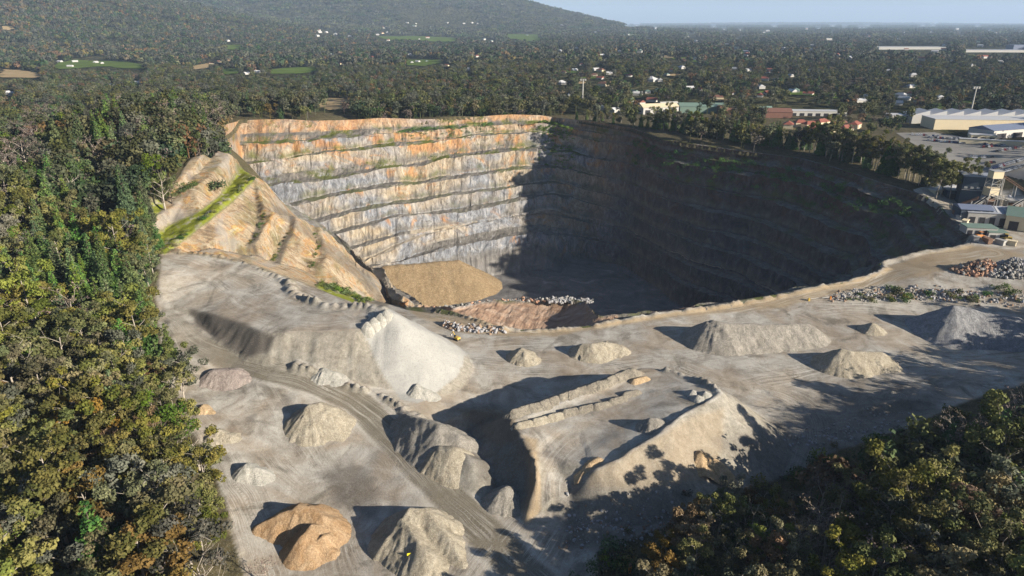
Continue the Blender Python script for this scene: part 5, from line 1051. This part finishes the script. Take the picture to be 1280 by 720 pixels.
for i_, (px, py, c) in enumerate(HS):
    m_ = HM[c]; far = py < 60; reg = 'on the mountain foot' if (far and px < 700) else 'out on the plain near the horizon' if far else 'by the green fields on the left' if px < 330 else 'among the trees beyond the pit' if px < 900 else 'among the trees of the suburb beyond the rim'
    s_ = .8 if py > 75 else 1.15; shed(px,py,15*s_,9*s_,3.6*s_,(i_*.7)%3.1,m_[0],m_[1],'house','house','small %s house %s' % (m_[2], reg.replace('of the suburb ', '').replace('by the green fields on the left', 'by the left green fields')),'small %s houses %s' % (m_[2], reg),'gable',3*s_,parts=py > 88)
    EXCL.append([(px-5, py-5), (px+5, py-5), (px+6, py+1.8), (px-6, py+1.8)] if not far else [(px-5.5, py-2.5), (px+5.5, py-2.5), (px+6, py+2), (px-6, py+2)])
EXCL += [[(1175,146),(1290,144),(1290,190),(1215,180),(1170,170)],[(1095,57),(1178,57),(1178,66),(1095,64)],[(1203,60),(1290,60),(1290,69),(1203,69)],[(795,132),(850,131),(850,144),(795,146)],[(850,135),(905,135),(905,143),(850,144)],[(955,138),(1050,140),(1050,148),(955,150)],[(985,154),(1075,156),(1085,168),(1000,168)],[(1090,146),(1180,147),(1180,154),(1090,153)],[(500,12),(600,12),(600,34),(500,34)]] 
FR = random.Random(77)
for i_ in range(72):
    if i_ < 60: px, py = FR.uniform(700, 1280), 32 + 46*FR.random()**1.5
    else: px, py = FR.uniform(380, 700), FR.uniform(26, 62)
    c = FR.choice('wwwrg'); m_ = HM[c]; k_ = FR.uniform(.7, 1.3)*(2.2 if py < 40 else 1.2); reg = 'far out on the plain towards the horizon' if i_ < 60 else 'below the mountain'
    shed(px, py, 14*k_, 9*k_, 4*k_, FR.uniform(0, 3), m_[0], m_[1], 'house', 'house', 'tiny %s house %s' % (m_[2], reg), 'tiny %s houses %s' % (m_[2], reg), 'gable', 2.5*k_, parts=False)
    EXCL.append([(px-5.5, py-2.2), (px+5.5, py-2.2), (px+6, py+2), (px-6, py+2)])
for i_ in range(46):
    px, py = (FR.uniform(690, 1270), FR.uniform(82, 128)) if i_ < 38 else (FR.uniform(300, 640), FR.uniform(60, 90)); c = FR.choice('wwrgtr'); m_ = HM[c]; k_ = FR.uniform(.7, 1.1); reg = 'in the suburb beyond the shaded rim' if i_ < 38 else 'in the woods beyond the sunlit wall'
    shed(px, py, 14*k_, 9*k_, 3.6*k_, FR.uniform(0, 3), m_[0], m_[1], 'house', 'house', 'little %s house %s' % (m_[2], reg), 'little %s houses %s' % (m_[2], reg), 'hip', 2.6*k_, parts=False)
    EXCL.append([(px-5, py-4.5), (px+5, py-4.5), (px+6, py+1.8), (px-6, py+1.8)])
for i_ in range(22): px, py = FR.uniform(700, 1270), FR.uniform(70, 128); w_ = FR.uniform(8, 22); FIELDS.append(([(px-w_, py), (px-w_*.3, py-1.6), (px+w_, py-1), (px+w_*.8, py+1.4), (px-w_*.4, py+1.8)], 'g')); sheet('field', FIELDS[-1][0], GRASSM if i_ % 3 else TANM, 1.0); EXCL.append(FIELDS[-1][0])
# car park
CARP = [(1118,166),(1165,165),(1210,172),(1290,186),(1290,228),(1262,222),(1235,230),(1205,222),(1185,206),(1150,185)]
M_CP = NT('gravel_car_park', .95, .1); _n = M_CP.noise(M_CP.pos(), .08, 5, .6, 1); sheet('car_park', CARP, M_CP.done(M_CP.mix(_n, (.17, .165, .155), (.30, .285, .26))), .2, 60); EXCL.append([(q[0], q[1]-1) for q in CARP])
def car_mesh(name, colr):
    pm_ = NT(name, .35, .5); b = MB(); m = pm_.done(colr); b.box((0, 0, .62), (4.4, 1.75, .62), top=.97); b.box((-.15, 0, 1.15), (2.5, 1.55, .5), mi=1, top=.78); b.box((-.15, 0, 1.43), (1.75, 1.22, .06), top=.95)
    for x in (-1.35, 1.35):
        for y in (-.82, .82): b.bar((x, y-.12, .33), (x, y+.12, .33), .33, n=8, mi=2)
    return b, m
CM = [('white', (.75, .75, .75)), ('silver', (.42, .43, .45)), ('black', (.03, .03, .035)), ('dark blue', (.04, .06, .16)), ('grey', (.16, .165, .17)), ('red', (.35, .03, .03))]
CARS = []
for nm_, c_ in CM:
    bm_ = plain(nm_.replace(' ', '_') + '_car_paint', c_, .3, .03, 1, 0, .5); b = MB(); b.box((0, 0, .62), (4.4, 1.75, .62), top=.97); b.box((-.15, 0, 1.43), (1.75, 1.22, .06), top=.95); g_ = MB(); g_.box((-.15, 0, 1.15), (2.5, 1.55, .5), top=.78)
    wh = MB()
    wh.bar((0, -.12, 0), (0, .12, 0), .33, n=8); CARS.append((nm_, b.mesh('body', bm_), g_.mesh('window', D_DARK), wh.mesh('wheel', M_TYRE)))
def car(px, py, rot, label, group):
    nm_, b, g_, wh = CARS[TR.choices(range(6), (30, 22, 14, 12, 16, 6))[0]]; q = hit(px, py); o = bpy.data.objects.new('parked_car', None); COL.objects.link(o); o.location = (q[0], q[1], q[2]+.22); o.rotation_euler = (0, 0, rot); tag(o, nm_ + ' car ' + label, 'car', group)
    link('body', b, o); link('window', g_, o)
    for x in (-1.35, 1.35):
        for y in (-.82, .82): link('wheel', wh, o, loc=(x, y, .33))
for (x0, y0, x1, y1, n_, fill, nm_) in [(1140,169,1172,171,12,.7,'in the farthest row of the car park'),(1158,172,1195,175,14,.85,'in the second row of the car park'),(1160,176,1205,180,18,.9,'in the third row of the car park'),(1196,174,1240,180,14,.6,'in the row below the cream wall'),(1208,178,1245,183,14,.75,'in the middle row of the car park'),(1226,185,1258,182,11,.7,'in the short row right of the middle'),(1246,190,1275,185,10,.8,'in the short slanting row'),
                               (1213,198,1240,197,9,.6,'in the sparse middle row'),(1238,212,1280,200,20,.95,'in the far line at the right'),(1240,220,1280,208,20,.95,'in the near line at the right'),(1242,216,1256,212,5,.4,'between the two near right rows'),(1238,204,1242,204,2,1,'standing alone above the near right rows')]:
    for i in range(n_):
        if TR.random() > fill: continue
        t = i/max(1, n_-1); car(x0+(x1-x0)*t, y0+(y1-y0)*t, math.atan2(1, .5)+TR.uniform(-.08, .08)+(math.pi if TR.random() < .4 else 0), nm_ + ', place %s from its left' % ORD[i] if n_ > 2 else nm_, 'cars parked ' + nm_)
# floodlight poles
def flood(px, pyb, pyt, label):
    D_ = hit(px, pyb); d = D_[1]*CT - (D_[2]-CAM_Z)*ST; h = (pyb-pyt)*d/F/CT; root = bpy.data.objects.new('floodlight_mast', None); COL.objects.link(root); root.location = D_; tag(root, label, 'floodlight mast'); b = MB(); b.bar((0, 0, 0), (0, 0, h), .75, .5, 8); b.build('pole', W_WHITE, root)
    c = MB(); c.box((0, 0, h), (7.5, .8, .5)); c.box((0, 0, h-1.6), (7.5, .8, .4)); cb = c.build('crossbar', W_WHITE, root); l = MB(); l.box((0, 0, 0), (1.5, .9, 1.5)); me = l.mesh('lamp', M_STEEL)
    for i in range(3): link('lamp', me, cb, loc=(-2.6+2.6*i, -.5, h-.5))
flood(728,128,102,'tall white floodlight mast rising from the trees beyond the shaded rim'); flood(1213,142,112,'leaning white floodlight mast beyond the car park on the right')
EXCL += [[(722,100),(734,100),(734,129),(722,129)],[(1207,110),(1220,110),(1220,143),(1207,143)]]
# ------------------------------------------------------------------ the crushing plant at the right
def empty(name, q, label, cat, rot=0): o = bpy.data.objects.new(name, None); COL.objects.link(o); o.location = q; o.rotation_euler = (0, 0, rot); return tag(o, label, cat)
q = hit(1214,256); e = empty('crusher_house', q, 'tall dark navy clad crusher house with a flat grey roof in the plant', 'plant building', -.35)
b = MB(); b.box((0, 0, 9), (17, 12, 18)); b.build('wall', G_BOX, e); b = MB(); b.box((0, 0, 18.4), (18, 13, .6)); b.build('roof', R_GREY, e)
for i in range(5):
    b = MB(); b.box((-6.5+3.2*i, -6.1, 11.5), (1.6, .25, 1.2)); b.build('window', W_WHITE, e)
b = MB(); b.box((0, -6.6, 10.2), (17, 1.2, .25)); b.bar((-8.4, -7.1, 11.3), (8.4, -7.1, 11.3), .06); b.build('walkway', M_STEEL, e)
def lattice(name, a, w, h, label, n=5, parent=None):
    e = empty(name, a, label, 'tower') if parent is None else parent
    for sx in (-1, 1):
        for sy in (-1, 1): b = MB(); b.bar((sx*w/2, sy*w/2, 0), (sx*w/2*.8, sy*w/2*.8, h), .25, .22, 5); b.build('leg', M_STEEL, e)
    b = MB()
    for i in range(n):
        z0, z1 = h*i/n, h*(i+1)/n; k0, k1 = 1-.2*i/n, 1-.2*(i+1)/n
        for (ax, ay), (bx, by) in (((-1, -1), (1, -1)), ((1, -1), (1, 1)), ((1, 1), (-1, 1)), ((-1, 1), (-1, -1))):
            b.bar((ax*w/2*k0, ay*w/2*k0, z0), (bx*w/2*k1, by*w/2*k1, z1), .12, n=4); b.bar((ax*w/2*k1, ay*w/2*k1, z1), (bx*w/2*k1, by*w/2*k1, z1), .12, n=4)
    b.build('bracing', M_STEEL, e); return e
tq = hit(1233,264); T = lattice('screening_tower', tq, 7, 20, 'pale lattice screening tower carrying the head of the long conveyor', 6)
b = MB(); b.box((0, 0, 22), (6, 5, 4)); b.box((0, 0, 12), (6.5, 6, 4.5)); b.build('cabin', W_CREAM, T); b = MB(); b.box((0, 0, 24.2), (6.6, 5.6, .4)); b.build('roof', M_STEEL, T); b = MB(); b.box((0, 0, 4), (5.5, 5.5, 7)); b.build('hopper', M_RUST, T)
def conveyor(a, b_, w, label, legs=3, mat=None):
    a = np.array(a); b_ = np.array(b_); mid = a; e = empty('conveyor', a, label, 'conveyor'); d = b_-a; L = np.linalg.norm(d); u = Vector(d/L); s_ = u.cross(Vector((0, 0, 1))).normalized(); n = MB()
    for sg in (-1, 1):
        for dz in (0, 1.1): n.bar(Vector((0, 0, dz))+s_*w/2*sg, Vector(d)+Vector((0, 0, dz))+s_*w/2*sg, .13, n=4)
        for i in range(int(L/2.5)): p0 = u*(i*2.5)+s_*w/2*sg; n.bar(p0, p0+u*2.5+Vector((0, 0, 1.1)), .08, n=4)
    n.build('truss', mat or M_STEEL, e); c = MB(); o_ = s_*w/2*.8; c.quadmesh([-o_+Vector((0, 0, .9)), o_+Vector((0, 0, .9)), Vector(d)+o_+Vector((0, 0, .9)), Vector(d)-o_+Vector((0, 0, .9)), -o_+Vector((0, 0, .7)), o_+Vector((0, 0, .7)), Vector(d)+o_+Vector((0, 0, .7)), Vector(d)-o_+Vector((0, 0, .7))], [(0, 1, 2, 3), (7, 6, 5, 4), (0, 4, 5, 1), (1, 5, 6, 2), (2, 6, 7, 3), (3, 7, 4, 0)]); c.build('belt', M_TYRE, e)
    for i in range(legs):
        t = (i+.6)/(legs+.2); p = a + d*t; g = float(gh(p[0], p[1])); 
        if p[2]-g > 1.5: l = MB(); l.bar(Vector(d*t)-s_*w/2, Vector(d*t)+Vector((0, 0, g-p[2]))-s_*w*.8, .16, n=4); l.bar(Vector(d*t)+s_*w/2, Vector(d*t)+Vector((0, 0, g-p[2]))+s_*w*.8, .16, n=4); l.build('leg', M_STEEL, e)
    return e
hq = tq + [0, 0, 23]; cq = hit(1288,262); conveyor(hq, cq + [6, -4, 3], 2.2, 'long conveyor sloping down from the screening tower to the right edge', 4, M_RUST)
cq2 = hit(1247,258); conveyor(tq + [1, -1, 11], cq2 + [0, 0, 6], 1.6, 'short conveyor from the screening tower to the cream stockpile', 2)
cq3 = hit(1222,268); conveyor(tq + [-2, -2, 9], cq3 + [-6, -2, 4], 1.6, 'short conveyor left of the screening tower', 2); lattice('support_tower', hit(1247,266), 4, 11, 'small lattice tower right of the screening tower', 4)
pile([[(1250,243,5.5),(1262,247,4.5)]], G_BEIGE, 'cream stockpile beneath the conveyor in the plant', slope=34, res=.6); pile([[(1150,234,2.5),(1165,232,2.5)]], G_WHITE, 'white heap at the foot of the round tree clump', slope=28, res=.5)
shed(1183,239,12,6,3.5,.2,W_WHITE,R_WHITE,'site_hut','hut','white flat-roofed hut below the round tree clump',bays=3,roof='flat'); shed(1190,247,9,7,5.5,-.2,G_BOX,R_GREY,'site_hut','hut','dark blue hut left of the crusher house',bays=1,roof='flat'); shed(1172,241,14,5,3.0,.5,W_CREAM,R_WHITE,'site_hut','hut','long low cream hut at the rim corner',bays=4,roof='flat')
shed(1238,277,30,15,7,-.22,M_STEEL,R_GREY,'plant_shed','shed','long shed with a grey-violet roof and pale skylights in the plant',rh=2.5,bays=6,skylights=7); shed(1213,273,16,13,7,-.22,G_BOX,R_BLUE,'plant_shed','shed','dark blue roofed shed joined to the left of the skylight shed',rh=1.6)
shed(1276,285,16,14,8,-.6,W_CREAM,R_GREEN,'plant_shed','shed','cream gabled shed at the right edge beside the skylight shed',rh=4,bays=2); shed(1222,290,15,8,3.6,-.15,M_STEEL,R_GREEN,'plant_shed','shed','low shed with a flat sea-green roof nearest the haul road',roof='flat',bays=4); shed(1243,296,9,6,3.4,-.15,W_WHITE,R_GREEN,'site_hut','hut','small pale green roofed hut right of the sea-green shed',roof='flat',bays=2)
shed(1204,262,6,2.6,2.8,.5,M_RUST,M_RUST,'shipping_container','container','rust-red container at the plant edge above the pit',roof='flat'); shed(1212,264,6,2.6,2.8,.9,W_WHITE,W_WHITE,'shipping_container','container','white container behind the parked yellow loader',roof='flat')
def loader(px, py, rot, mat, label, s_=1.0, kind='wheel_loader'):
    e = empty(kind, hit(px, py), label, kind.replace('_', ' '), rot); e.scale = (s_,)*3; b = MB(); b.box((-.9, 0, 1.7), (3.4, 2.0, 1.3), top=.9); b.box((1.3, 0, 1.4), (1.6, 1.5, .9)); b.build('body', mat, e); b = MB(); b.box((.2, 0, 2.9), (1.5, 1.6, 1.4), top=.9); b.build('cab', D_DARK, e); b = MB(); b.box((.2, 0, 3.68), (1.6, 1.7, .16)); b.build('cab_roof', mat, e)
    b = MB(); b.bar((1.6, -.6, 1.8), (3.6, -.6, .9), .16, n=5); b.bar((1.6, .6, 1.8), (3.6, .6, .9), .16, n=5); b.build('lift_arm', mat, e); b = MB(); b.box((4.0, 0, .7), (1.2, 2.9, 1.0), top=.8); b.build('bucket', M_STEEL, e); w = MB(); w.bar((0, -.3, 0), (0, .3, 0), .85, n=12); me = w.mesh('wheel', M_TYRE)
    for x in (-1.7, 1.6):
        for y in (-1.15, 1.15): link('wheel', me, e, loc=(x, y, .85))
def digger(px, py, rot, mat, label, s_=1.0):
    e = empty('excavator', hit(px, py), label, 'excavator', rot); e.scale = (s_,)*3
    for y in (-1.05, 1.05): b = MB(); b.box((0, y, .45), (3.8, .6, .9), top=.85); b.build('track', M_TYRE, e)
    b = MB(); b.box((-.5, 0, 1.7), (3.2, 2.5, 1.2), top=.95); b.build('body', mat, e); b = MB(); b.box((.7, .7, 2.6), (1.3, 1.0, 1.5), top=.9); b.build('cab', D_DARK, e)
    b = MB(); b.bar((1.0, -.2, 1.9), (3.4, -.2, 4.6), .28, .24, 5); b.build('boom', mat, e); b = MB(); b.bar((3.4, -.2, 4.6), (5.2, -.2, 2.4), .22, .15, 5); b.build('stick', mat, e); b = MB(); b.box((5.3, -.2, 1.9), (.9, 1.1, .9), top=.7); b.build('bucket', M_STEEL, e)
digger(571,425,2.4,M_YEL,'small yellow excavator beside the white cone at the end of the tan track',.65)
loader(1206,270,.5,M_YEL,'yellow wheel loader parked at the plant edge above the pit'); loader(1224,298,.2,M_ORA,'orange machine parked in front of the sea-green shed',1,'wheel_loader'); loader(1257,301,2.6,M_YEL,'yellow loader at the right of the plant beside the small green hut',1.0); pass
def silo(px, py, r, h, label):
    e = empty('silo', hit(px, py), label, 'silo'); b = MB(); b.bar((0, 0, 3), (0, 0, h), r, r, 16); b.build('tank', M_STEEL, e); b = MB(); b.bar((0, 0, h), (0, 0, h+1.4), r, .3, 16); b.build('lid', R_GREY, e); b = MB(); b.bar((0, 0, 3), (0, 0, 1.2), r, .5, 16); b.build('cone_outlet', M_RUST, e)
    for i in range(4): b = MB(); a = i*1.571+.78; b.bar((r*math.cos(a)*.85, r*math.sin(a)*.85, 0), (r*math.cos(a)*.85, r*math.sin(a)*.85, 3.2), .18, n=5); b.build('leg', M_STEEL, e)
silo(1240,262,2.4,11,'grey silo between the screening tower and the small lattice tower'); silo(1256,265,2.0,9,'small grey silo right of the small lattice tower'); silo(1226,262,1.8,8,'narrow grey silo left of the screening tower')
q = hit(1264,270); e = empty('crusher', q, 'rusty open crusher frame behind the skylight shed', 'crusher', -.3); b = MB(); b.box((0, 0, 6), (6, 5, 4), top=.8); b.build('hopper', M_RUST, e); b = MB(); b.box((0, 0, 9.2), (8, 6, 1.2), top=1.15); b.build('feed_bin', M_STEEL, e); b = MB()
for x in (-2.6, 2.6):
    for y in (-2, 2): b.bar((x, y, 0), (x, y, 6), .25, n=5)
b.build('frame', M_STEEL, e)
a_ = hit(1192,262); b2_ = hit(1216,266); conveyor(a_ + [0, 0, 1.5], b2_ + [0, -2, 9], 1.5, 'low conveyor climbing from the plant edge to the crusher house', 2, M_RUST)
a_ = hit(1262,276); b2_ = hit(1284,268); conveyor(a_ + [0, 0, 8], b2_ + [4, 0, 13], 1.5, 'conveyor rising behind the cream gabled shed', 2)
a_ = hit(1232,270); b2_ = hit(1262,270); conveyor(a_ + [0, 0, 12], b2_ + [0, 0, 8], 1.4, 'level conveyor between the silos and the crusher', 2)
for i_, (px, py, c_) in enumerate([(1196,268,M_RUST),(1200,274,M_STEEL),(1206,280,W_CREAM),(1219,300,M_STEEL),(1234,303,M_RUST),(1250,305,M_STEEL),(1263,306,W_CREAM)]):
    shed(px, py, 4.5, 2.4, 2.4, .4*i_, c_, c_, 'plant_crate', 'bin', 'small %s bin on the ground of the plant, %s along its front' % (['rusty','steel','cream','steel','rusty','steel','cream'][i_], ORD[i_]), roof='flat')
# things in the yard
e = empty('marker_sign', hit(513,706), 'small yellow square marker sign on a thin post beside the cream ridged pile', 'sign', .25); b = MB(); b.bar((0, 0, -.3), (0, 0, 2.6), .05, n=6); b.build('post', M_STEEL, e); b = MB(); b.box((0, -.08, 3.0), (1.25, .08, 1.15)); b.build('sign_plate', plain('sign_yellow', (.9, .78, .04), .5, .03), e)
e = empty('marker_post', hit(787,716), 'rusty orange drum-like marker post in the shade at the bottom of the yard', 'marker post', 0); b = MB(); b.bar((0, 0, 0), (0, 0, 2.0), .42, .40, 12); b.build('drum', plain('faded_orange', (.55, .20, .04), .8, .3, 3), e); b = MB(); b.bar((0, 0, 2.0), (0, 0, 2.7), .34, .22, 12); b.build('cap', M_RUST, e)
g1, g2 = hit(1011,376), hit(1038,374); e = empty('boom_gate', g1, 'low white boom gate with orange end posts beside the tan haul road', 'gate'); d = g2-g1
for i, m_ in ((0, M_YEL), (1, M_ORA)): b = MB(); b.box((d[0]*i, d[1]*i, d[2]*i+.6), (.7, .7, 1.5)); b.build('end_post', m_, e)
for t0, t1 in ((.06, .42), (.6, .94)): b = MB(); b.bar(Vector(d*t0)+Vector((0, 0, 1.0)), Vector(d*t1)+Vector((0, 0, 1.1)), .12, n=6); b.build('boom', W_WHITE, e)
# ------------------------------------------------------------------ scatter the woodland
def clear_of(x, y, z, ht):
    k = np.ones(len(x), bool); ok = y*CT - (z-CAM_Z)*ST > 1
    for f_ in (0, .4, .8, 1.0):
        zz = z + ht*f_; d = y*CT - (zz-CAM_Z)*ST; px = 640 + F*x/d; py = 360 - F*(y*ST + (zz-CAM_Z)*CT)/d
        for pl in EXCL:
            xs = [q[0] for q in pl]; ys = [q[1] for q in pl]; m = k & (px > min(xs)) & (px < max(xs)) & (py > min(ys)) & (py < max(ys))
            if m.any(): i = np.where(m)[0]; k[i[inside(px[i], py[i], pl)]] = False
    return k
def wedge(d0, d1, step, rg, half=.80):
    out = []; y = d0
    while y < d1:
        n = int(2*half*y/step) + 2; x = (np.arange(n) - n/2)*step + rg.uniform(-.5, .5, n)*step; out.append(np.stack([x, y + rg.uniform(-.5, .5, n)*step], 1)); y += step*.9
    return np.concatenate(out)
def forest_band(pts, kinds, wts, ht, rg, smin, smax, label, name, cut=-.9, nz=120.0):
    x, y = pts[:, 0], pts[:, 1]; z = gh(x, y); k = clear_of(x, y, z, ht) & (fbm(x/nz, y/nz, 600, 3) > cut); x, y, z = x[k], y[k], z[k]
    nn = fbm(x/150, y/150, 610, 3); r_ = rg.random(len(x)) + nn*.5; ed = np.quantile(r_, np.concatenate([[0], np.cumsum(wts)/sum(wts)])); ed[0] -= 1; ed[-1] += 1
    for i, kd in enumerate(kinds):
        m = (r_ > ed[i]) & (r_ <= ed[i+1]); s_ = rg.uniform(smin, smax, m.sum()); scatter(name, np.stack([x[m], y[m], z[m]-.3], 1), s_, kd, label)
# one individual of each low kind stands by itself beyond the rim and is the source of the instanced woodland
srcs = []
for i, me in enumerate(LOWT + MIDT + GROV):
    x, y = (-232 + 16*i, 622 + (i % 3)*6); nm_ = 'forest_tree' if i < 7 else 'grove' if i > 10 else 'tree_clump'
    if i >= 7: x, y = -700 + 130*i, (1700 if i < 11 else 5200)
    o = tag(link(nm_, me, loc=(x, y, float(gh(x, y)))), ('%s tree standing in the wood just behind the sunlit wall' % ['olive', 'grey-green', 'dark conical', 'bronze', 'broad olive', 'bare brown', 'dark round'][i]) if i < 7 else 'clump of %s trees far out in the woodland of the plain' % ['olive', 'grey', 'pine', 'bronze', 'olive distant', 'grey distant', 'dark distant'][i-7], 'tree' if i < 7 else 'trees', kind=None if i < 7 else 'stuff'); srcs.append(o)
LO, MI, GR = srcs[:7], srcs[7:11], srcs[11:]
rg = np.random.default_rng(3)
p = wedge(470, 1500, 8.6, rg); x, y = p[:, 0], p[:, 1]
inq = inside(x, y, FORESTL) | ((x > NEAR[0]-40) & (x < NEAR[1]+60) & (y < NEAR[3])); near_rim = segdist(x, y, RIM, True)[0]; inr = inside(x, y, RIM)
# behind the rim and beyond it
PLANTB = [(230,450),(262,400),(200,330),(230,250),(420,250),(520,420),(420,430),(300,470)]
behind = (~inr) & (y > 470) & (near_rim > 3) & ~inside(x, y, FORESTL) & ~inside(x, y, [(-60,540),(70,640),(262,440),(300,460),(330,520),(60,720),(0,660)]) & ~inside(x, y, PLANTB)
frontm = (x + (y-400)*1.05 < 262) & (x > 0) & (y < 640)
behind &= ~frontm
dens = np.where((x > 150) & (y < 1000), .7, 1.0); behind &= rg.random(len(x)) < dens
forest_band(p[behind], LO, [30, 16, 12, 10, 18, 8, 10], 18, rg, .45, 1.15, 'mixed woodland beyond the quarry rim', 'woodland', -.36, 45)
p = wedge(1500, 3800, 14.5, rg); forest_band(p, MI, [36, 30, 18, 16], 16, rg, .5, 1.3, 'woodland covering the plain in the middle distance', 'woodland', -.24, 110)
p = wedge(3800, 11000, 52, rg, .82); forest_band(p, GR, [40, 40, 20], 16, rg, .6, 1.35, 'far woodland on the plain and the mountain', 'far_woodland', -.38, 300)
p = wedge(11000, 30000, 150, rg, .85); forest_band(p, GR, [40, 40, 20], 30, rg, 1.1, 1.9, 'woodland out to the horizon', 'far_woodland', -.5, 1500)
# trees of the near forests past the limit of single ones
if REST:
    A_ = np.array([(q[0], q[1]) for q in REST]); forest_band(A_, LO, [30, 16, 14, 12, 18, 6, 4], 5, rg, .95, 1.25, 'far part of the forest on the left ridge', 'woodland', -2)
# ------------------------------------------------------------------ haze: one closed box of thin air
def haze():
    b = MB(); b.box((0, 16000, 350), (64000, 40000, 900)); m = bpy.data.materials.new('air'); m.use_nodes = True; t = m.node_tree
    t.nodes.remove(t.nodes['Principled BSDF']); v = t.nodes.new('ShaderNodeVolumePrincipled'); v.inputs['Color'].default_value = (.56, .74, 1, 1)
    v.inputs['Density'].default_value = 5.5e-5; v.inputs['Anisotropy'].default_value = 0.0
    t.links.new(v.outputs[0], t.nodes['Material Output'].inputs['Volume']); tag(b.build('haze', m), kind='stuff')
haze()
